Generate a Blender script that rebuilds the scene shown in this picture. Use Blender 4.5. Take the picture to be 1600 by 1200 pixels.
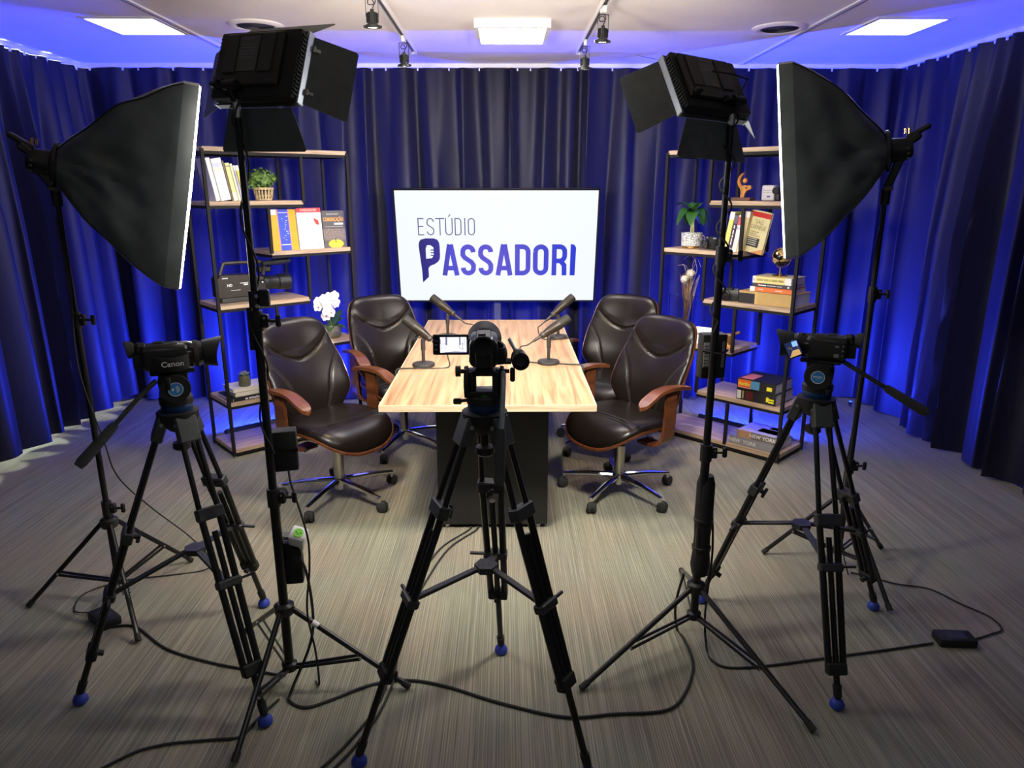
import bpy, bmesh, math, random
from mathutils import Matrix, Vector

# ---------------------------------------------------------------- scene, camera, world, exposure
for o in list(bpy.data.objects):
    bpy.data.objects.remove(o, do_unlink=True)
SC = bpy.context.scene
COL = SC.collection
SC.view_settings.view_transform = 'Standard'
SC.view_settings.look = 'None'
SC.view_settings.exposure = 0.22
SC.view_settings.gamma = 1.0
SC.view_settings.use_curve_mapping = False

cam_d = bpy.data.cameras.new('camera')
cam_d.sensor_width = 36.0
cam_d.lens = 36.0 * 1120.0 / 1600.0
cam_d.clip_start = 0.02
cam = bpy.data.objects.new('camera', cam_d)
COL.objects.link(cam)
cam.location = (0, 0, 1.65)
cam.rotation_euler = (math.pi / 2 - math.atan(305 / 1120), 0, math.radians(-0.51))
SC.camera = cam

world = bpy.data.worlds.new('studio_world')
SC.world = world
world.use_nodes = True
world.node_tree.nodes['Background'].inputs[0].default_value = (0.9, 0.93, 1.0, 1)
world.node_tree.nodes['Background'].inputs[1].default_value = 0.03

# light levels of the lamps the room has
E_PANEL_C = 30.0      # surface mounted ceiling panel, radiance
E_PANEL_S = 5.5      # flush side panels
E_SOFT = 9.0         # softbox diffusers
E_LED = 30.0         # video light panels (watt)
E_BAR = 172.0         # blue floor bars (watt)
E_SPOT = 40.0        # track spots (watt)
BLUE = (0.022, 0.045, 1.0)

# ---------------------------------------------------------------- materials
MATS = {}
def _nodes(name):
    m = bpy.data.materials.new(name); m.use_nodes = True
    nt = m.node_tree
    return m, nt, nt.nodes['Principled BSDF']

def plain(name, col, rough=0.5, metal=0.0, var=0.12, scale=25.0, bump=0.0, spec=0.5, sheen=0.0, coat=0.0, trans=0.0, stretch=None):
    if name in MATS: return MATS[name]
    m, nt, p = _nodes(name)
    tc = nt.nodes.new('ShaderNodeTexCoord'); nz = nt.nodes.new('ShaderNodeTexNoise'); rp = nt.nodes.new('ShaderNodeValToRGB')
    nz.inputs['Scale'].default_value = scale; nz.inputs['Detail'].default_value = 4
    if stretch:
        mp = nt.nodes.new('ShaderNodeMapping'); mp.inputs['Scale'].default_value = stretch
        nt.links.new(tc.outputs['Object'], mp.inputs[0]); nt.links.new(mp.outputs[0], nz.inputs['Vector'])
    else:
        nt.links.new(tc.outputs['Object'], nz.inputs['Vector'])
    rp.color_ramp.elements[0].position = 0.3; rp.color_ramp.elements[1].position = 0.7
    rp.color_ramp.elements[0].color = [c * (1 - var) for c in col] + [1]
    rp.color_ramp.elements[1].color = [min(1, c * (1 + var)) for c in col] + [1]
    nt.links.new(nz.outputs['Fac'], rp.inputs[0]); nt.links.new(rp.outputs[0], p.inputs['Base Color'])
    p.inputs['Roughness'].default_value = rough; p.inputs['Metallic'].default_value = metal
    p.inputs['Specular IOR Level'].default_value = spec
    p.inputs['Sheen Weight'].default_value = sheen; p.inputs['Coat Weight'].default_value = coat
    p.inputs['Transmission Weight'].default_value = trans
    if bump:
        b = nt.nodes.new('ShaderNodeBump'); b.inputs['Strength'].default_value = bump; b.inputs['Distance'].default_value = 0.002
        nt.links.new(nz.outputs['Fac'], b.inputs['Height']); nt.links.new(b.outputs[0], p.inputs['Normal'])
    MATS[name] = m
    return m

def emit(name, col, strength):
    if name in MATS: return MATS[name]
    m, nt, p = _nodes(name)
    p.inputs['Base Color'].default_value = (*[min(1, c) for c in col], 1)
    p.inputs['Emission Color'].default_value = (*col, 1)
    p.inputs['Emission Strength'].default_value = strength
    p.inputs['Roughness'].default_value = 0.4
    MATS[name] = m
    return m

def wood(name, c_dark, c_mid, c_light, stretch, rough=0.45, coat=0.0, scale=1.0, lo=0.32, hi=0.68):
    if name in MATS: return MATS[name]
    m, nt, p = _nodes(name)
    tc = nt.nodes.new('ShaderNodeTexCoord'); mp = nt.nodes.new('ShaderNodeMapping')
    mp.inputs['Scale'].default_value = stretch
    nz = nt.nodes.new('ShaderNodeTexNoise'); nz.inputs['Scale'].default_value = scale; nz.inputs['Detail'].default_value = 6
    nz.inputs['Distortion'].default_value = 0.6
    rp = nt.nodes.new('ShaderNodeValToRGB')
    e = rp.color_ramp.elements
    e[0].position = lo; e[0].color = (*c_dark, 1); e[1].position = hi; e[1].color = (*c_light, 1)
    k = e.new((lo + hi) / 2); k.color = (*c_mid, 1)
    nt.links.new(tc.outputs['Object'], mp.inputs[0]); nt.links.new(mp.outputs[0], nz.inputs['Vector'])
    nt.links.new(nz.outputs['Fac'], rp.inputs[0]); nt.links.new(rp.outputs[0], p.inputs['Base Color'])
    p.inputs['Roughness'].default_value = rough; p.inputs['Coat Weight'].default_value = coat
    p.inputs['Coat Roughness'].default_value = 0.15
    MATS[name] = m
    return m

def carpet():
    m, nt, p = _nodes('striated_carpet')
    L = nt.links.new
    tc = nt.nodes.new('ShaderNodeTexCoord')
    def nz(scale, vec, det=3):
        mp = nt.nodes.new('ShaderNodeMapping'); mp.inputs['Scale'].default_value = vec
        n = nt.nodes.new('ShaderNodeTexNoise'); n.inputs['Scale'].default_value = scale; n.inputs['Detail'].default_value = det
        L(tc.outputs['Object'], mp.inputs[0]); L(mp.outputs[0], n.inputs['Vector']); return n
    a = nz(1, (170, 0.7, 1), 4); b = nz(1, (420, 4.0, 1), 2); c = nz(1, (380, 380, 1), 2); d = nz(1, (7, 0.7, 1), 2)
    def mth(op, x, y):
        n = nt.nodes.new('ShaderNodeMath'); n.operation = op
        for i, v in enumerate((x, y)):
            if hasattr(v, 'is_linked'): L(v, n.inputs[i])
            else: n.inputs[i].default_value = v
        return n.outputs[0]
    s = mth('ADD', mth('MULTIPLY', a.outputs['Fac'], 0.40), mth('MULTIPLY', b.outputs['Fac'], 0.3))
    s = mth('ADD', s, mth('MULTIPLY', c.outputs['Fac'], 0.20))
    s = mth('ADD', s, mth('MULTIPLY', d.outputs['Fac'], 0.10))
    sp = nt.nodes.new('ShaderNodeSeparateXYZ'); L(tc.outputs['Object'], sp.inputs[0])
    ph = mth('ADD', mth('MULTIPLY', sp.outputs[0], 2 * math.pi / 0.0085), mth('MULTIPLY', a.outputs['Fac'], 7.0))
    s = mth('ADD', s, mth('MULTIPLY', mth('SINE', ph, 0.0), 0.045))
    rp = nt.nodes.new('ShaderNodeValToRGB'); e = rp.color_ramp.elements
    e[0].position = 0.34; e[0].color = (0.120, 0.112, 0.086, 1)
    e[1].position = 0.68; e[1].color = (0.41, 0.382, 0.298, 1)
    k = e.new(0.5); k.color = (0.232, 0.215, 0.167, 1)
    L(s, rp.inputs[0])
    hue = nz(1, (2.2, 2.2, 1), 2); r2 = nt.nodes.new('ShaderNodeValToRGB')
    r2.color_ramp.elements[0].position = 0.4; r2.color_ramp.elements[0].color = (0.93, 1.0, 0.96, 1); r2.color_ramp.elements[1].position = 0.6; r2.color_ramp.elements[1].color = (1.0, 0.965, 0.93, 1)
    mx = nt.nodes.new('ShaderNodeMix'); mx.data_type = 'RGBA'; mx.blend_type = 'MULTIPLY'; mx.inputs[0].default_value = 1.0
    L(hue.outputs['Fac'], r2.inputs[0]); L(rp.outputs[0], mx.inputs[6]); L(r2.outputs[0], mx.inputs[7]); L(mx.outputs[2], p.inputs['Base Color'])
    p.inputs['Roughness'].default_value = 0.95; p.inputs['Specular IOR Level'].default_value = 0.1
    bp = nt.nodes.new('ShaderNodeBump'); bp.inputs['Strength'].default_value = 0.5; bp.inputs['Distance'].default_value = 0.004
    L(s, bp.inputs['Height']); L(bp.outputs[0], p.inputs['Normal'])
    return m

M_CARPET = carpet()
M_WALL = plain('painted_wall', (0.55, 0.53, 0.5), 0.8, var=0.04, scale=6)
M_CEIL = plain('ceiling_paint', (0.88, 0.845, 0.78), 0.75, var=0.02, scale=4)
M_TRIMW = plain('white_aluminium', (0.85, 0.85, 0.87), 0.35, var=0.03)
M_TRIMD = plain('shadow_gap', (0.12, 0.11, 0.11), 0.7)
M_CURT = plain('satin_curtain', (0.010, 0.0095, 0.026), 0.5, var=0.25, scale=3.0, spec=0.26, sheen=0.03, stretch=(60, 60, 1.2))
M_BLK = plain('black_plastic', (0.012, 0.0125, 0.013), 0.40, var=0.2)
M_BLKM = plain('matte_black_plastic', (0.014, 0.015, 0.0155), 0.62, var=0.2, spec=0.35)
M_BLKG = plain('glossy_black_plastic', (0.01, 0.01, 0.012), 0.18, var=0.1)
M_BLKT = plain('black_anodised_tube', (0.014, 0.014, 0.015), 0.3, metal=0.3, var=0.15)
M_GREYP = plain('dark_grey_plastic', (0.030, 0.032, 0.034), 0.5)
M_RUB = plain('black_rubber', (0.02, 0.02, 0.02), 0.8, var=0.2)
M_STEELB = plain('black_powder_coated_steel', (0.011, 0.010, 0.009), 0.62, var=0.15, bump=0.1, spec=0.25)
M_CHROME = plain('chrome', (0.75, 0.75, 0.76), 0.09, metal=1.0, var=0.03)
M_STEEL = plain('brushed_steel', (0.55, 0.56, 0.57), 0.3, metal=1.0, var=0.1, stretch=(1, 1, 30))
M_SILV = plain('silver_painted_metal', (0.5, 0.55, 0.58), 0.35, metal=0.6, var=0.08)
M_LEATH = plain('brown_black_leather', (0.0074, 0.0050, 0.0040), 0.30, var=0.2, scale=220, bump=0.08, spec=0.30)
M_STITCH = plain('black_seam_thread', (0.006, 0.005, 0.005), 0.7)
M_PLY = wood('walnut_plywood', (0.060, 0.017, 0.006), (0.098, 0.030, 0.010), (0.145, 0.048, 0.016), (5, 75, 22), 0.30, coat=0.18)
M_OAK = wood('light_oak_laminate', (0.30, 0.20, 0.125), (0.47, 0.34, 0.22), (0.58, 0.44, 0.30), (4, 55, 55), 0.5)
M_TABLE = wood('streaked_oak_tabletop', (0.19, 0.088, 0.040), (0.345, 0.192, 0.094), (0.43, 0.265, 0.142), (42, 1.5, 20), 0.38, lo=0.30, hi=0.62)
M_EDGE = wood('oak_edge_band', (0.42, 0.32, 0.20), (0.55, 0.43, 0.28), (0.62, 0.50, 0.34), (4, 4, 90), 0.5)
M_SBOX = plain('black_softbox_fabric', (0.054, 0.065, 0.067), 0.42, var=0.3, scale=9, bump=0.3, spec=0.6, sheen=0.15)
M_DIFF = emit('lit_softbox_diffuser', (1.0, 0.97, 0.93), E_SOFT)
M_WHITE = plain('white_plastic', (0.8, 0.8, 0.8), 0.4, var=0.02)
M_PAPER = plain('book_pages', (0.72, 0.69, 0.62), 0.85, var=0.12, scale=3, stretch=(2, 2, 300))
M_BLUER = plain('blue_rubber', (0.02, 0.045, 0.35), 0.55)
M_BLUEA = plain('blue_anodised_ring', (0.008, 0.04, 0.13), 0.35, metal=0.4)
M_BLUEL = plain('blue_logo_disc', (0.04, 0.24, 0.62), 0.4, var=0.05)
M_GREEN = plain('lime_green_plastic', (0.25, 0.72, 0.08), 0.45, var=0.05)
M_GLASS = plain('clear_glass', (0.95, 0.97, 1.0), 0.02, trans=1.0, var=0.0)
M_LENS = plain('coated_lens_glass', (0.01, 0.012, 0.03), 0.05, spec=0.8, coat=1.0)
M_GOLD = plain('gold_metal', (0.75, 0.5, 0.18), 0.25, metal=1.0)
M_LBL = plain('white_print', (0.78, 0.78, 0.78), 0.6, var=0.02)
M_LBLD = plain('grey_print', (0.16, 0.17, 0.18), 0.6, var=0.05)
M_MIC = plain('bronze_grey_metal', (0.032, 0.025, 0.020), 0.38, metal=0.6, var=0.1)
M_MICG = plain('dark_microphone_mesh', (0.020, 0.017, 0.014), 0.55, metal=0.5, var=0.5, scale=600, bump=0.6)
M_STANDG = plain('graphite_stand_metal', (0.034, 0.030, 0.027), 0.5, metal=0.4)

# ---------------------------------------------------------------- mesh helpers
class MB:
    def __init__(self, M=None):
        self.bm = bmesh.new(); self.M = M.copy() if M else Matrix.Identity(4)
    def v(self, co): return self.bm.verts.new(self.M @ Vector(co))
    def f(self, vs):
        try: return self.bm.faces.new(vs)
        except ValueError: return None
    def box(self, c, s, bev=0.0, seg=1, R=None):
        T = Matrix.Translation(c)
        if R is not None: T = T @ R
        r = bmesh.ops.create_cube(self.bm, size=1.0, matrix=self.M @ T @ Matrix.Diagonal((*s, 1)))
        if bev:
            es = {e for v in r['verts'] for e in v.link_edges}
            bmesh.ops.bevel(self.bm, geom=list(es), offset=bev, segments=seg, profile=0.5, affect='EDGES')
        return self
    def ring(self, c, x, y, r, n):
        return [self.v(Vector(c) + x * (r * math.cos(2 * math.pi * i / n)) + y * (r * math.sin(2 * math.pi * i / n))) for i in range(n)]
    def cyl(self, p0, p1, r0, r1=None, n=14, cap=True):
        r1 = r0 if r1 is None else r1
        p0, p1 = Vector(p0), Vector(p1); d = (p1 - p0).normalized()
        x = d.orthogonal().normalized(); y = d.cross(x)
        a = self.ring(p0, x, y, r0, n); b = self.ring(p1, x, y, r1, n)
        for i in range(n): self.f((a[i], a[(i + 1) % n], b[(i + 1) % n], b[i]))
        if cap: self.f(a[::-1]); self.f(b)
        return self
    def bar(self, p0, p1, w, h, up=(0, 0, 1), bev=0.0):
        p0, p1 = Vector(p0), Vector(p1); d = p1 - p0; L = d.length; d.normalize()
        u = Vector(up)
        s = d.cross(u)
        if s.length < 1e-5: s = d.orthogonal()
        s.normalize(); u = s.cross(d)
        R = Matrix((d, s, u)).transposed().to_4x4()
        return self.box((p0 + p1) / 2, (L, w, h), bev, R=R)
    def tube(self, pts, r, n=8, cap=True):
        pts = [Vector(p) for p in pts]; N = len(pts)
        rs = r if isinstance(r, (list, tuple)) else [r] * N
        t0 = (pts[1] - pts[0]).normalized(); x = t0.orthogonal().normalized(); rings = []
        for i in range(N):
            t = (pts[min(i + 1, N - 1)] - pts[max(i - 1, 0)]).normalized()
            x = (x - t * x.dot(t))
            if x.length < 1e-6: x = t.orthogonal()
            x.normalize(); y = t.cross(x)
            rings.append(self.ring(pts[i], x, y, rs[i], n))
        for a, b in zip(rings, rings[1:]):
            for i in range(n): self.f((a[i], a[(i + 1) % n], b[(i + 1) % n], b[i]))
        if cap: self.f(rings[0][::-1]); self.f(rings[-1])
        return self
    def lathe(self, prof, n=24, c=(0, 0, 0), R=None):
        T = Matrix.Translation(c)
        if R is not None: T = T @ R
        old = self.M; self.M = self.M @ T
        rings = []
        for r, z in prof:
            if r < 1e-6: rings.append([self.v((0, 0, z))])
            else: rings.append([self.v((r * math.cos(2 * math.pi * i / n), r * math.sin(2 * math.pi * i / n), z)) for i in range(n)])
        for a, b in zip(rings, rings[1:]):
            if len(a) == 1 and len(b) == 1: continue
            for i in range(n):
                j = (i + 1) % n
                if len(a) == 1: self.f((a[0], b[j], b[i]))
                elif len(b) == 1: self.f((a[i], a[j], b[0]))
                else: self.f((a[i], a[j], b[j], b[i]))
        self.M = old
        return self
    def ell(self, c, r, n=14, m=8, R=None):
        T = Matrix.Translation(c)
        if R is not None: T = T @ R
        old = self.M; self.M = self.M @ T @ Matrix.Diagonal((*r, 1))
        pr = [(math.sin(math.pi * k / m), -math.cos(math.pi * k / m)) for k in range(m + 1)]
        self.lathe([(max(a, 0) if 0 < k < m else 0, b) for k, (a, b) in enumerate(pr)], n)
        self.M = old
        return self
    def prism(self, poly, z0, z1):
        a = [self.v((x, y, z0)) for x, y in poly]; b = [self.v((x, y, z1)) for x, y in poly]; n = len(poly)
        self.f(a[::-1]); self.f(b)
        for i in range(n): self.f((a[i], a[(i + 1) % n], b[(i + 1) % n], b[i]))
        return self
    def flat(self, poly, z=0.0):
        self.f([self.v((x, y, z)) for x, y in poly]); return self
    def grid(self, fn, nu, nv):
        g = [[self.v(fn(i / nu, j / nv)) for j in range(nv + 1)] for i in range(nu + 1)]
        for i in range(nu):
            for j in range(nv): self.f((g[i][j], g[i + 1][j], g[i + 1][j + 1], g[i][j + 1]))
        return g
    def shell(self, fa, fb, nu, nv):
        a = self.grid(fa, nu, nv); b = self.grid(fb, nu, nv)
        for i in range(nu):
            self.f((a[i][0], b[i][0], b[i + 1][0], a[i + 1][0])); self.f((a[i][nv], a[i + 1][nv], b[i + 1][nv], b[i][nv]))
        for j in range(nv):
            self.f((a[0][j], a[0][j + 1], b[0][j + 1], b[0][j])); self.f((a[nu][j], b[nu][j], b[nu][j + 1], a[nu][j + 1]))
        return self
    def ribbon(self, pts, w, z=0.0, closed=False):
        P = [Vector((p[0], p[1])) for p in pts]; N = len(P); L = []; Rr = []
        for i in range(N):
            if closed: a, b = P[(i - 1) % N], P[(i + 1) % N]
            else: a, b = P[max(i - 1, 0)], P[min(i + 1, N - 1)]
            d1 = (P[i] - a); d2 = (b - P[i])
            if d1.length < 1e-9: d1 = d2
            if d2.length < 1e-9: d2 = d1
            d1.normalize(); d2.normalize(); t = (d1 + d2)
            if t.length < 1e-6: t = d1
            t.normalize(); nn = Vector((-t.y, t.x)); k = w / 2 / max(0.45, abs(nn.dot(Vector((-d1.y, d1.x)))))
            q = P[i] + nn * k; L.append(self.v((q.x, q.y, z))); q = P[i] - nn * k; Rr.append(self.v((q.x, q.y, z)))
        for i in range(N if closed else N - 1):
            j = (i + 1) % N; self.f((L[i], Rr[i], Rr[j], L[j]))
        return self
    def build(self, name, mat, parent=None, smooth=35, recalc=True):
        if recalc: bmesh.ops.recalc_face_normals(self.bm, faces=self.bm.faces[:])
        me = bpy.data.meshes.new(name); self.bm.to_mesh(me); self.bm.free()
        me.materials.append(mat)
        if smooth:
            me.polygons.foreach_set('use_smooth', [True] * len(me.polygons))
            me.set_sharp_from_angle(angle=math.radians(smooth))
        o = bpy.data.objects.new(name, me); COL.objects.link(o)
        if parent is not None: o.parent = parent
        return o

def tag(o, label, cat, group=None):
    o['label'] = label; o['category'] = cat
    if group: o['group'] = group
    return o
def thing(name, label, cat, loc=(0, 0, 0), rz=0.0, group=None, mat=None):
    o = bpy.data.objects.new(name, None); COL.objects.link(o); o.empty_display_size = 0.05
    if mat is not None: o.matrix_world = mat
    else: o.location = loc; o.rotation_euler = (0, 0, rz)
    return tag(o, label, cat, group)
def struct(o):
    o['kind'] = 'structure'; return o
CHILD = {}
def copy_tree(o, parent=None):
    c = o.copy(); COL.objects.link(c)
    if parent is not None: c.parent = parent
    for ch in [x for x in bpy.data.objects if x.parent == o]: copy_tree(ch, c)
    return c
def RX(a): return Matrix.Rotation(a, 4, 'X')
def RY(a): return Matrix.Rotation(a, 4, 'Y')
def RZ(a): return Matrix.Rotation(a, 4, 'Z')
def TR(x, y, z): return Matrix.Translation((x, y, z))
def frame(loc, yaw, pitch=0.0, roll=0.0):
    return TR(*loc) @ RZ(yaw) @ RY(-pitch) @ RX(roll)
def rrect(w, h, r, n=4):
    out = []
    for cx, cy, a0 in ((w / 2 - r, h / 2 - r, 0), (-w / 2 + r, h / 2 - r, 90), (-w / 2 + r, -h / 2 + r, 180), (w / 2 - r, -h / 2 + r, 270)):
        for k in range(n + 1):
            a = math.radians(a0 + 90 * k / n); out.append((cx + r * math.cos(a), cy + r * math.sin(a)))
    return out
def circ(r, n=20): return [(r * math.cos(2 * math.pi * i / n), r * math.sin(2 * math.pi * i / n)) for i in range(n)]
def spline(pts, k=6):
    P = [Vector(p) for p in pts]; out = []
    for i in range(len(P) - 1):
        a, b, c, d = P[max(i - 1, 0)], P[i], P[i + 1], P[min(i + 2, len(P) - 1)]
        for j in range(k):
            t = j / k; out.append(0.5 * ((2 * b) + (c - a) * t + (2 * a - 5 * b + 4 * c - d) * t * t + (3 * b - a - 3 * c + d) * t ** 3))
    out.append(P[-1]); return out
def lerp(xs, ys, x):
    if x <= xs[0]: return ys[0]
    for i in range(len(xs) - 1):
        if x <= xs[i + 1]:
            t = (x - xs[i]) / (xs[i + 1] - xs[i]); t = t * t * (3 - 2 * t); return ys[i] + (ys[i + 1] - ys[i]) * t
    return ys[-1]
def text(body, size, mat, parent, M, name='lettering', sx=1.0, align='CENTER', bold=0.0):
    cu = bpy.data.curves.new(name, 'FONT'); cu.body = body; cu.size = size; cu.align_x = align; cu.align_y = 'CENTER'; cu.offset = bold; cu.resolution_u = 3
    t = bpy.data.objects.new('tmp_text', cu); COL.objects.link(t)
    me = bpy.data.meshes.new_from_object(t.evaluated_get(bpy.context.evaluated_depsgraph_get()))
    bpy.data.objects.remove(t, do_unlink=True); bpy.data.curves.remove(cu)
    me.transform(M @ Matrix.Diagonal((sx, 1, 1, 1))); me.name = name
    me.materials.clear(); me.materials.append(mat)
    o = bpy.data.objects.new(name, me); COL.objects.link(o); o.parent = parent
    return o
def lamp(name, kind, loc, rot_m, energy, col, parent=None, **kw):
    d = bpy.data.lights.new(name, kind); d.energy = energy; d.color = col
    for k, v in kw.items(): setattr(d, k, v)
    o = bpy.data.objects.new(name, d); COL.objects.link(o)
    o.matrix_world = TR(*loc) @ rot_m
    if parent is not None: o.parent = parent
    return o
random.seed(7)
# ---------------------------------------------------------------- the room
XL, XR, YB, YF, ZC = -3.30, 3.12, 5.86, -1.6, 2.52
b = MB(); b.box(((XL + XR) / 2, (YB + YF) / 2, -0.05), (XR - XL, YB - YF, 0.1)); struct(b.build('floor', M_CARPET, smooth=0))
b = MB(); b.box(((XL + XR) / 2, (YB + YF) / 2, ZC + 0.05), (XR - XL, YB - YF, 0.1)); struct(b.build('ceiling', M_CEIL, smooth=0))
b = MB(); b.box(((XL + XR) / 2, YB + 0.05, ZC / 2), (XR - XL + 0.2, 0.1, ZC)); struct(b.build('wall_back', M_WALL, smooth=0))
b = MB(); b.box(((XL + XR) / 2, YF - 0.05, ZC / 2), (XR - XL + 0.2, 0.1, ZC)); struct(b.build('wall_front', M_WALL, smooth=0))
b = MB(); b.box((XR + 0.05, (YB + YF) / 2, ZC / 2), (0.1, YB - YF, ZC)); struct(b.build('wall_right', M_WALL, smooth=0))
b = MB(); b.box((XL - 0.05, (YB + YF) / 2, ZC / 2), (0.1, YB - YF, ZC)); struct(b.build('wall_left', M_WALL, smooth=0))
# ceiling joints between the middle bay and the two side bays
for i, x in enumerate((-1.80, 1.70)):
    s = 1 if x < 0 else -1
    b = MB(); b.box((x, 2.0, ZC - 0.004), (0.022, 7.2, 0.008)); struct(b.build('trim_%d' % (i + 1), M_TRIMW, smooth=0))
    b = MB(); b.box((x - s * 0.019, 2.0, ZC - 0.002), (0.014, 7.2, 0.004)); struct(b.build('trim_%d' % (i + 3), M_TRIMD, smooth=0))
# curtain rails on the ceiling
b = MB(); b.box((-0.09, 5.60, ZC - 0.014), (5.98, 0.035, 0.028), 0.004); struct(b.build('trim_5', M_TRIMW))
b = MB(); b.box((-3.07, 2.9, ZC - 0.014), (0.035, 5.4, 0.028), 0.004); struct(b.build('trim_6', M_TRIMW))
b = MB(); b.box((2.88, 2.9, ZC - 0.014), (0.035, 5.4, 0.028), 0.004); struct(b.build('trim_7', M_TRIMW))
# window behind the left curtain: daylight leaks out under the hem
w1 = struct(thing('window_1', 'bright window hidden behind the left curtain', 'window', (XL + 0.012, 4.35, 0.0)))
del w1['category']
MB().box((0.0, 0, 1.55), (0.01, 1.7, 1.5)).build('pane', emit('daylit_pane', (0.93, 1.0, 0.93), 40.0), w1)
b = MB()
for y in (-0.88, 0.0, 0.88): b.box((0.012, y, 1.55), (0.03, 0.05, 1.6))
for z in (0.775, 2.325): b.box((0.012, 0, z), (0.03, 1.8, 0.05))
b.build('window_frame', M_TRIMW, w1, smooth=0)

def curtain(name, label, p0, p1, nrm, seed, z0=0.012, amp=0.066, lean=0.0):
    rnd = random.Random(seed)
    p0, p1, nrm = Vector((*p0, 0)), Vector((*p1, 0)), Vector((*nrm, 0))
    L = (p1 - p0).length; d = (p1 - p0) / L
    knots = [0.0]; ph = [0.0]; am = [1.0]
    while knots[-1] < L + 0.3:
        knots.append(knots[-1] + rnd.choice((0.06, 0.075, 0.09, 0.11, 0.14, 0.18, 0.21))); ph.append(ph[-1] + math.pi); am.append(rnd.uniform(0.45, 1.25))
    def fold(s):
        for i in range(len(knots) - 1):
            if s <= knots[i + 1]:
                t = (s - knots[i]) / (knots[i + 1] - knots[i]); a = am[i] + (am[i + 1] - am[i]) * t
                return a * math.cos(ph[i] + math.pi * t), a
        return 0.0, 1.0
    off = [rnd.uniform(0, 6.28) for _ in range(6)]
    top = ZC - 0.03
    nu = int(L / 0.0105); nv = 26
    rz = [top - (top - z0) * (j / nv) for j in range(nv + 1)]
    def fn(u, v):
        s = u * L; z = rz[round(v * nv)]; h = (top - z) / (top - z0)
        dr = 0.035 * h * math.sin(1.7 * s + off[0] + 1.1 * h) + 0.016 * h * math.sin(5.1 * s + off[1] + 2.3 * h)
        f, a = fold(min(max(s + dr, 0), L + 0.25))
        A = amp * (0.30 + 0.70 * min(1, h * 2.2)) * (1 + 0.25 * h)
        w = A * f + 0.35 * A * math.sin(43 * (s + dr) + off[2]) * max(0, 1 - 2.6 * h) + 0.010 * math.sin(23 * s + off[3] + 2 * h) * (0.4 + h)
        zz = z + (0.014 * f if j_end(v) else 0.0)
        sh = 0.3 * A * math.sin(2 * math.pi * (s + dr) / 0.17 + off[4])
        return p0 + d * (s + sh) + nrm * (w + lean * h) + Vector((0, 0, zz))
    def j_end(v): return v > 0.999
    b = MB(); b.grid(fn, nu, nv)
    o = b.build(name, M_CURT, smooth=80, recalc=False)
    tag(o, label, 'curtain', 'floor length satin curtains around the studio')
    b = MB(); s = 0.06
    while s < L - 0.03:
        q = p0 + d * s; b.box((q.x, q.y, ZC - 0.034), (0.010, 0.010, 0.026)); s += rnd.uniform(0.09, 0.14)
    h = b.build('curtain_gliders', M_TRIMW, o, smooth=0); h['kind'] = 'stuff'
    return o
curtain('curtain', 'dark navy curtain along the back wall behind the left shelf unit', (-3.14, 5.60), (0.03, 5.60), (0, -1), 11)
curtain('curtain', 'dark navy curtain along the back wall behind the right shelf unit', (0.03, 5.60), (2.96, 5.60), (0, -1), 29)
curtain('curtain', 'dark curtain on the left wall behind the left softbox', (-3.07, 0.3), (-3.07, 5.62), (1, 0), 5, z0=0.068, amp=0.08, lean=0.04)
curtain('curtain', 'blue lit curtain on the right wall beyond the right camera tripod', (2.88, 0.3), (2.88, 5.62), (-1, 0), 17, amp=0.08)

# ---------------------------------------------------------------- ceiling fixtures
def ceiling_panel(x, y, w, l, strength, label, proud, col=(1.0, 0.96, 0.9)):
    t = thing('ceiling_panel_light', label, 'ceiling light', (x, y, ZC), group='square ceiling light panels')
    h = 0.045 if proud else 0.008
    b = MB()
    for s in (-1, 1):
        b.box((s * (w / 2 + 0.012), 0, -h / 2), (0.024, l + 0.048, h)); b.box((0, s * (l / 2 + 0.012), -h / 2), (w, 0.024, h))
    b.build('frame', M_TRIMW, t, smooth=0)
    MB().box((0, 0, -h + 0.006), (w, l, 0.006)).build('diffuser', emit('lit_panel_%d_%d' % (int(strength * 10), int(col[2] * 100)), col, strength), t, smooth=0)
    return t
ceiling_panel(0.04, 4.40, 0.36, 0.42, E_PANEL_C, 'glaring white surface mounted ceiling panel between the two spotlight tracks', True)
for px_, wd_ in ((-2.035, 'left'), (0.04, 'middle'), (2.16, 'right')):
    ceiling_panel(px_, 0.15, 0.36, 0.40, E_PANEL_S, 'white flush ceiling panel behind the camera position in the %s bay' % wd_, False, (0.90, 0.97, 1.0))
ceiling_panel(-2.035, 4.36, 0.36, 0.40, E_PANEL_S, 'white flush ceiling panel in the blue lit left ceiling bay', False)
ceiling_panel(2.16, 4.335, 0.36, 0.40, E_PANEL_S, 'white flush ceiling panel in the blue lit right ceiling bay', False)

def vent(x, y, label):
    t = thing('ceiling_air_vent', label, 'air vent', (x, y, ZC), group='round ceiling air vents')
    MB().lathe([(0.150, 0.0), (0.148, -0.005), (0.134, -0.013), (0.116, -0.015), (0.104, -0.010), (0.102, 0.0)], 40).build('ring', M_CEIL, t)
    MB().cyl((0, 0, -0.003), (0, 0, 0.0), 0.103, n=36).build('duct_opening', M_TRIMD, t)
    b = MB()
    for r in (0.02, 0.037, 0.054, 0.071, 0.088):
        b.lathe([(r, -0.003), (r + 0.004, -0.012), (r + 0.009, -0.009), (r + 0.004, -0.003)], 36)
    b.box((0, 0, -0.009), (0.20, 0.006, 0.004)); b.box((0, 0, -0.009), (0.006, 0.20, 0.004))
    b.build('grille', M_GREYP, t)
vent(1.535, 4.375, 'round air vent in the ceiling above the right video light')
vent(-1.37, 4.33, 'round air vent in the ceiling above the left video light')

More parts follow.
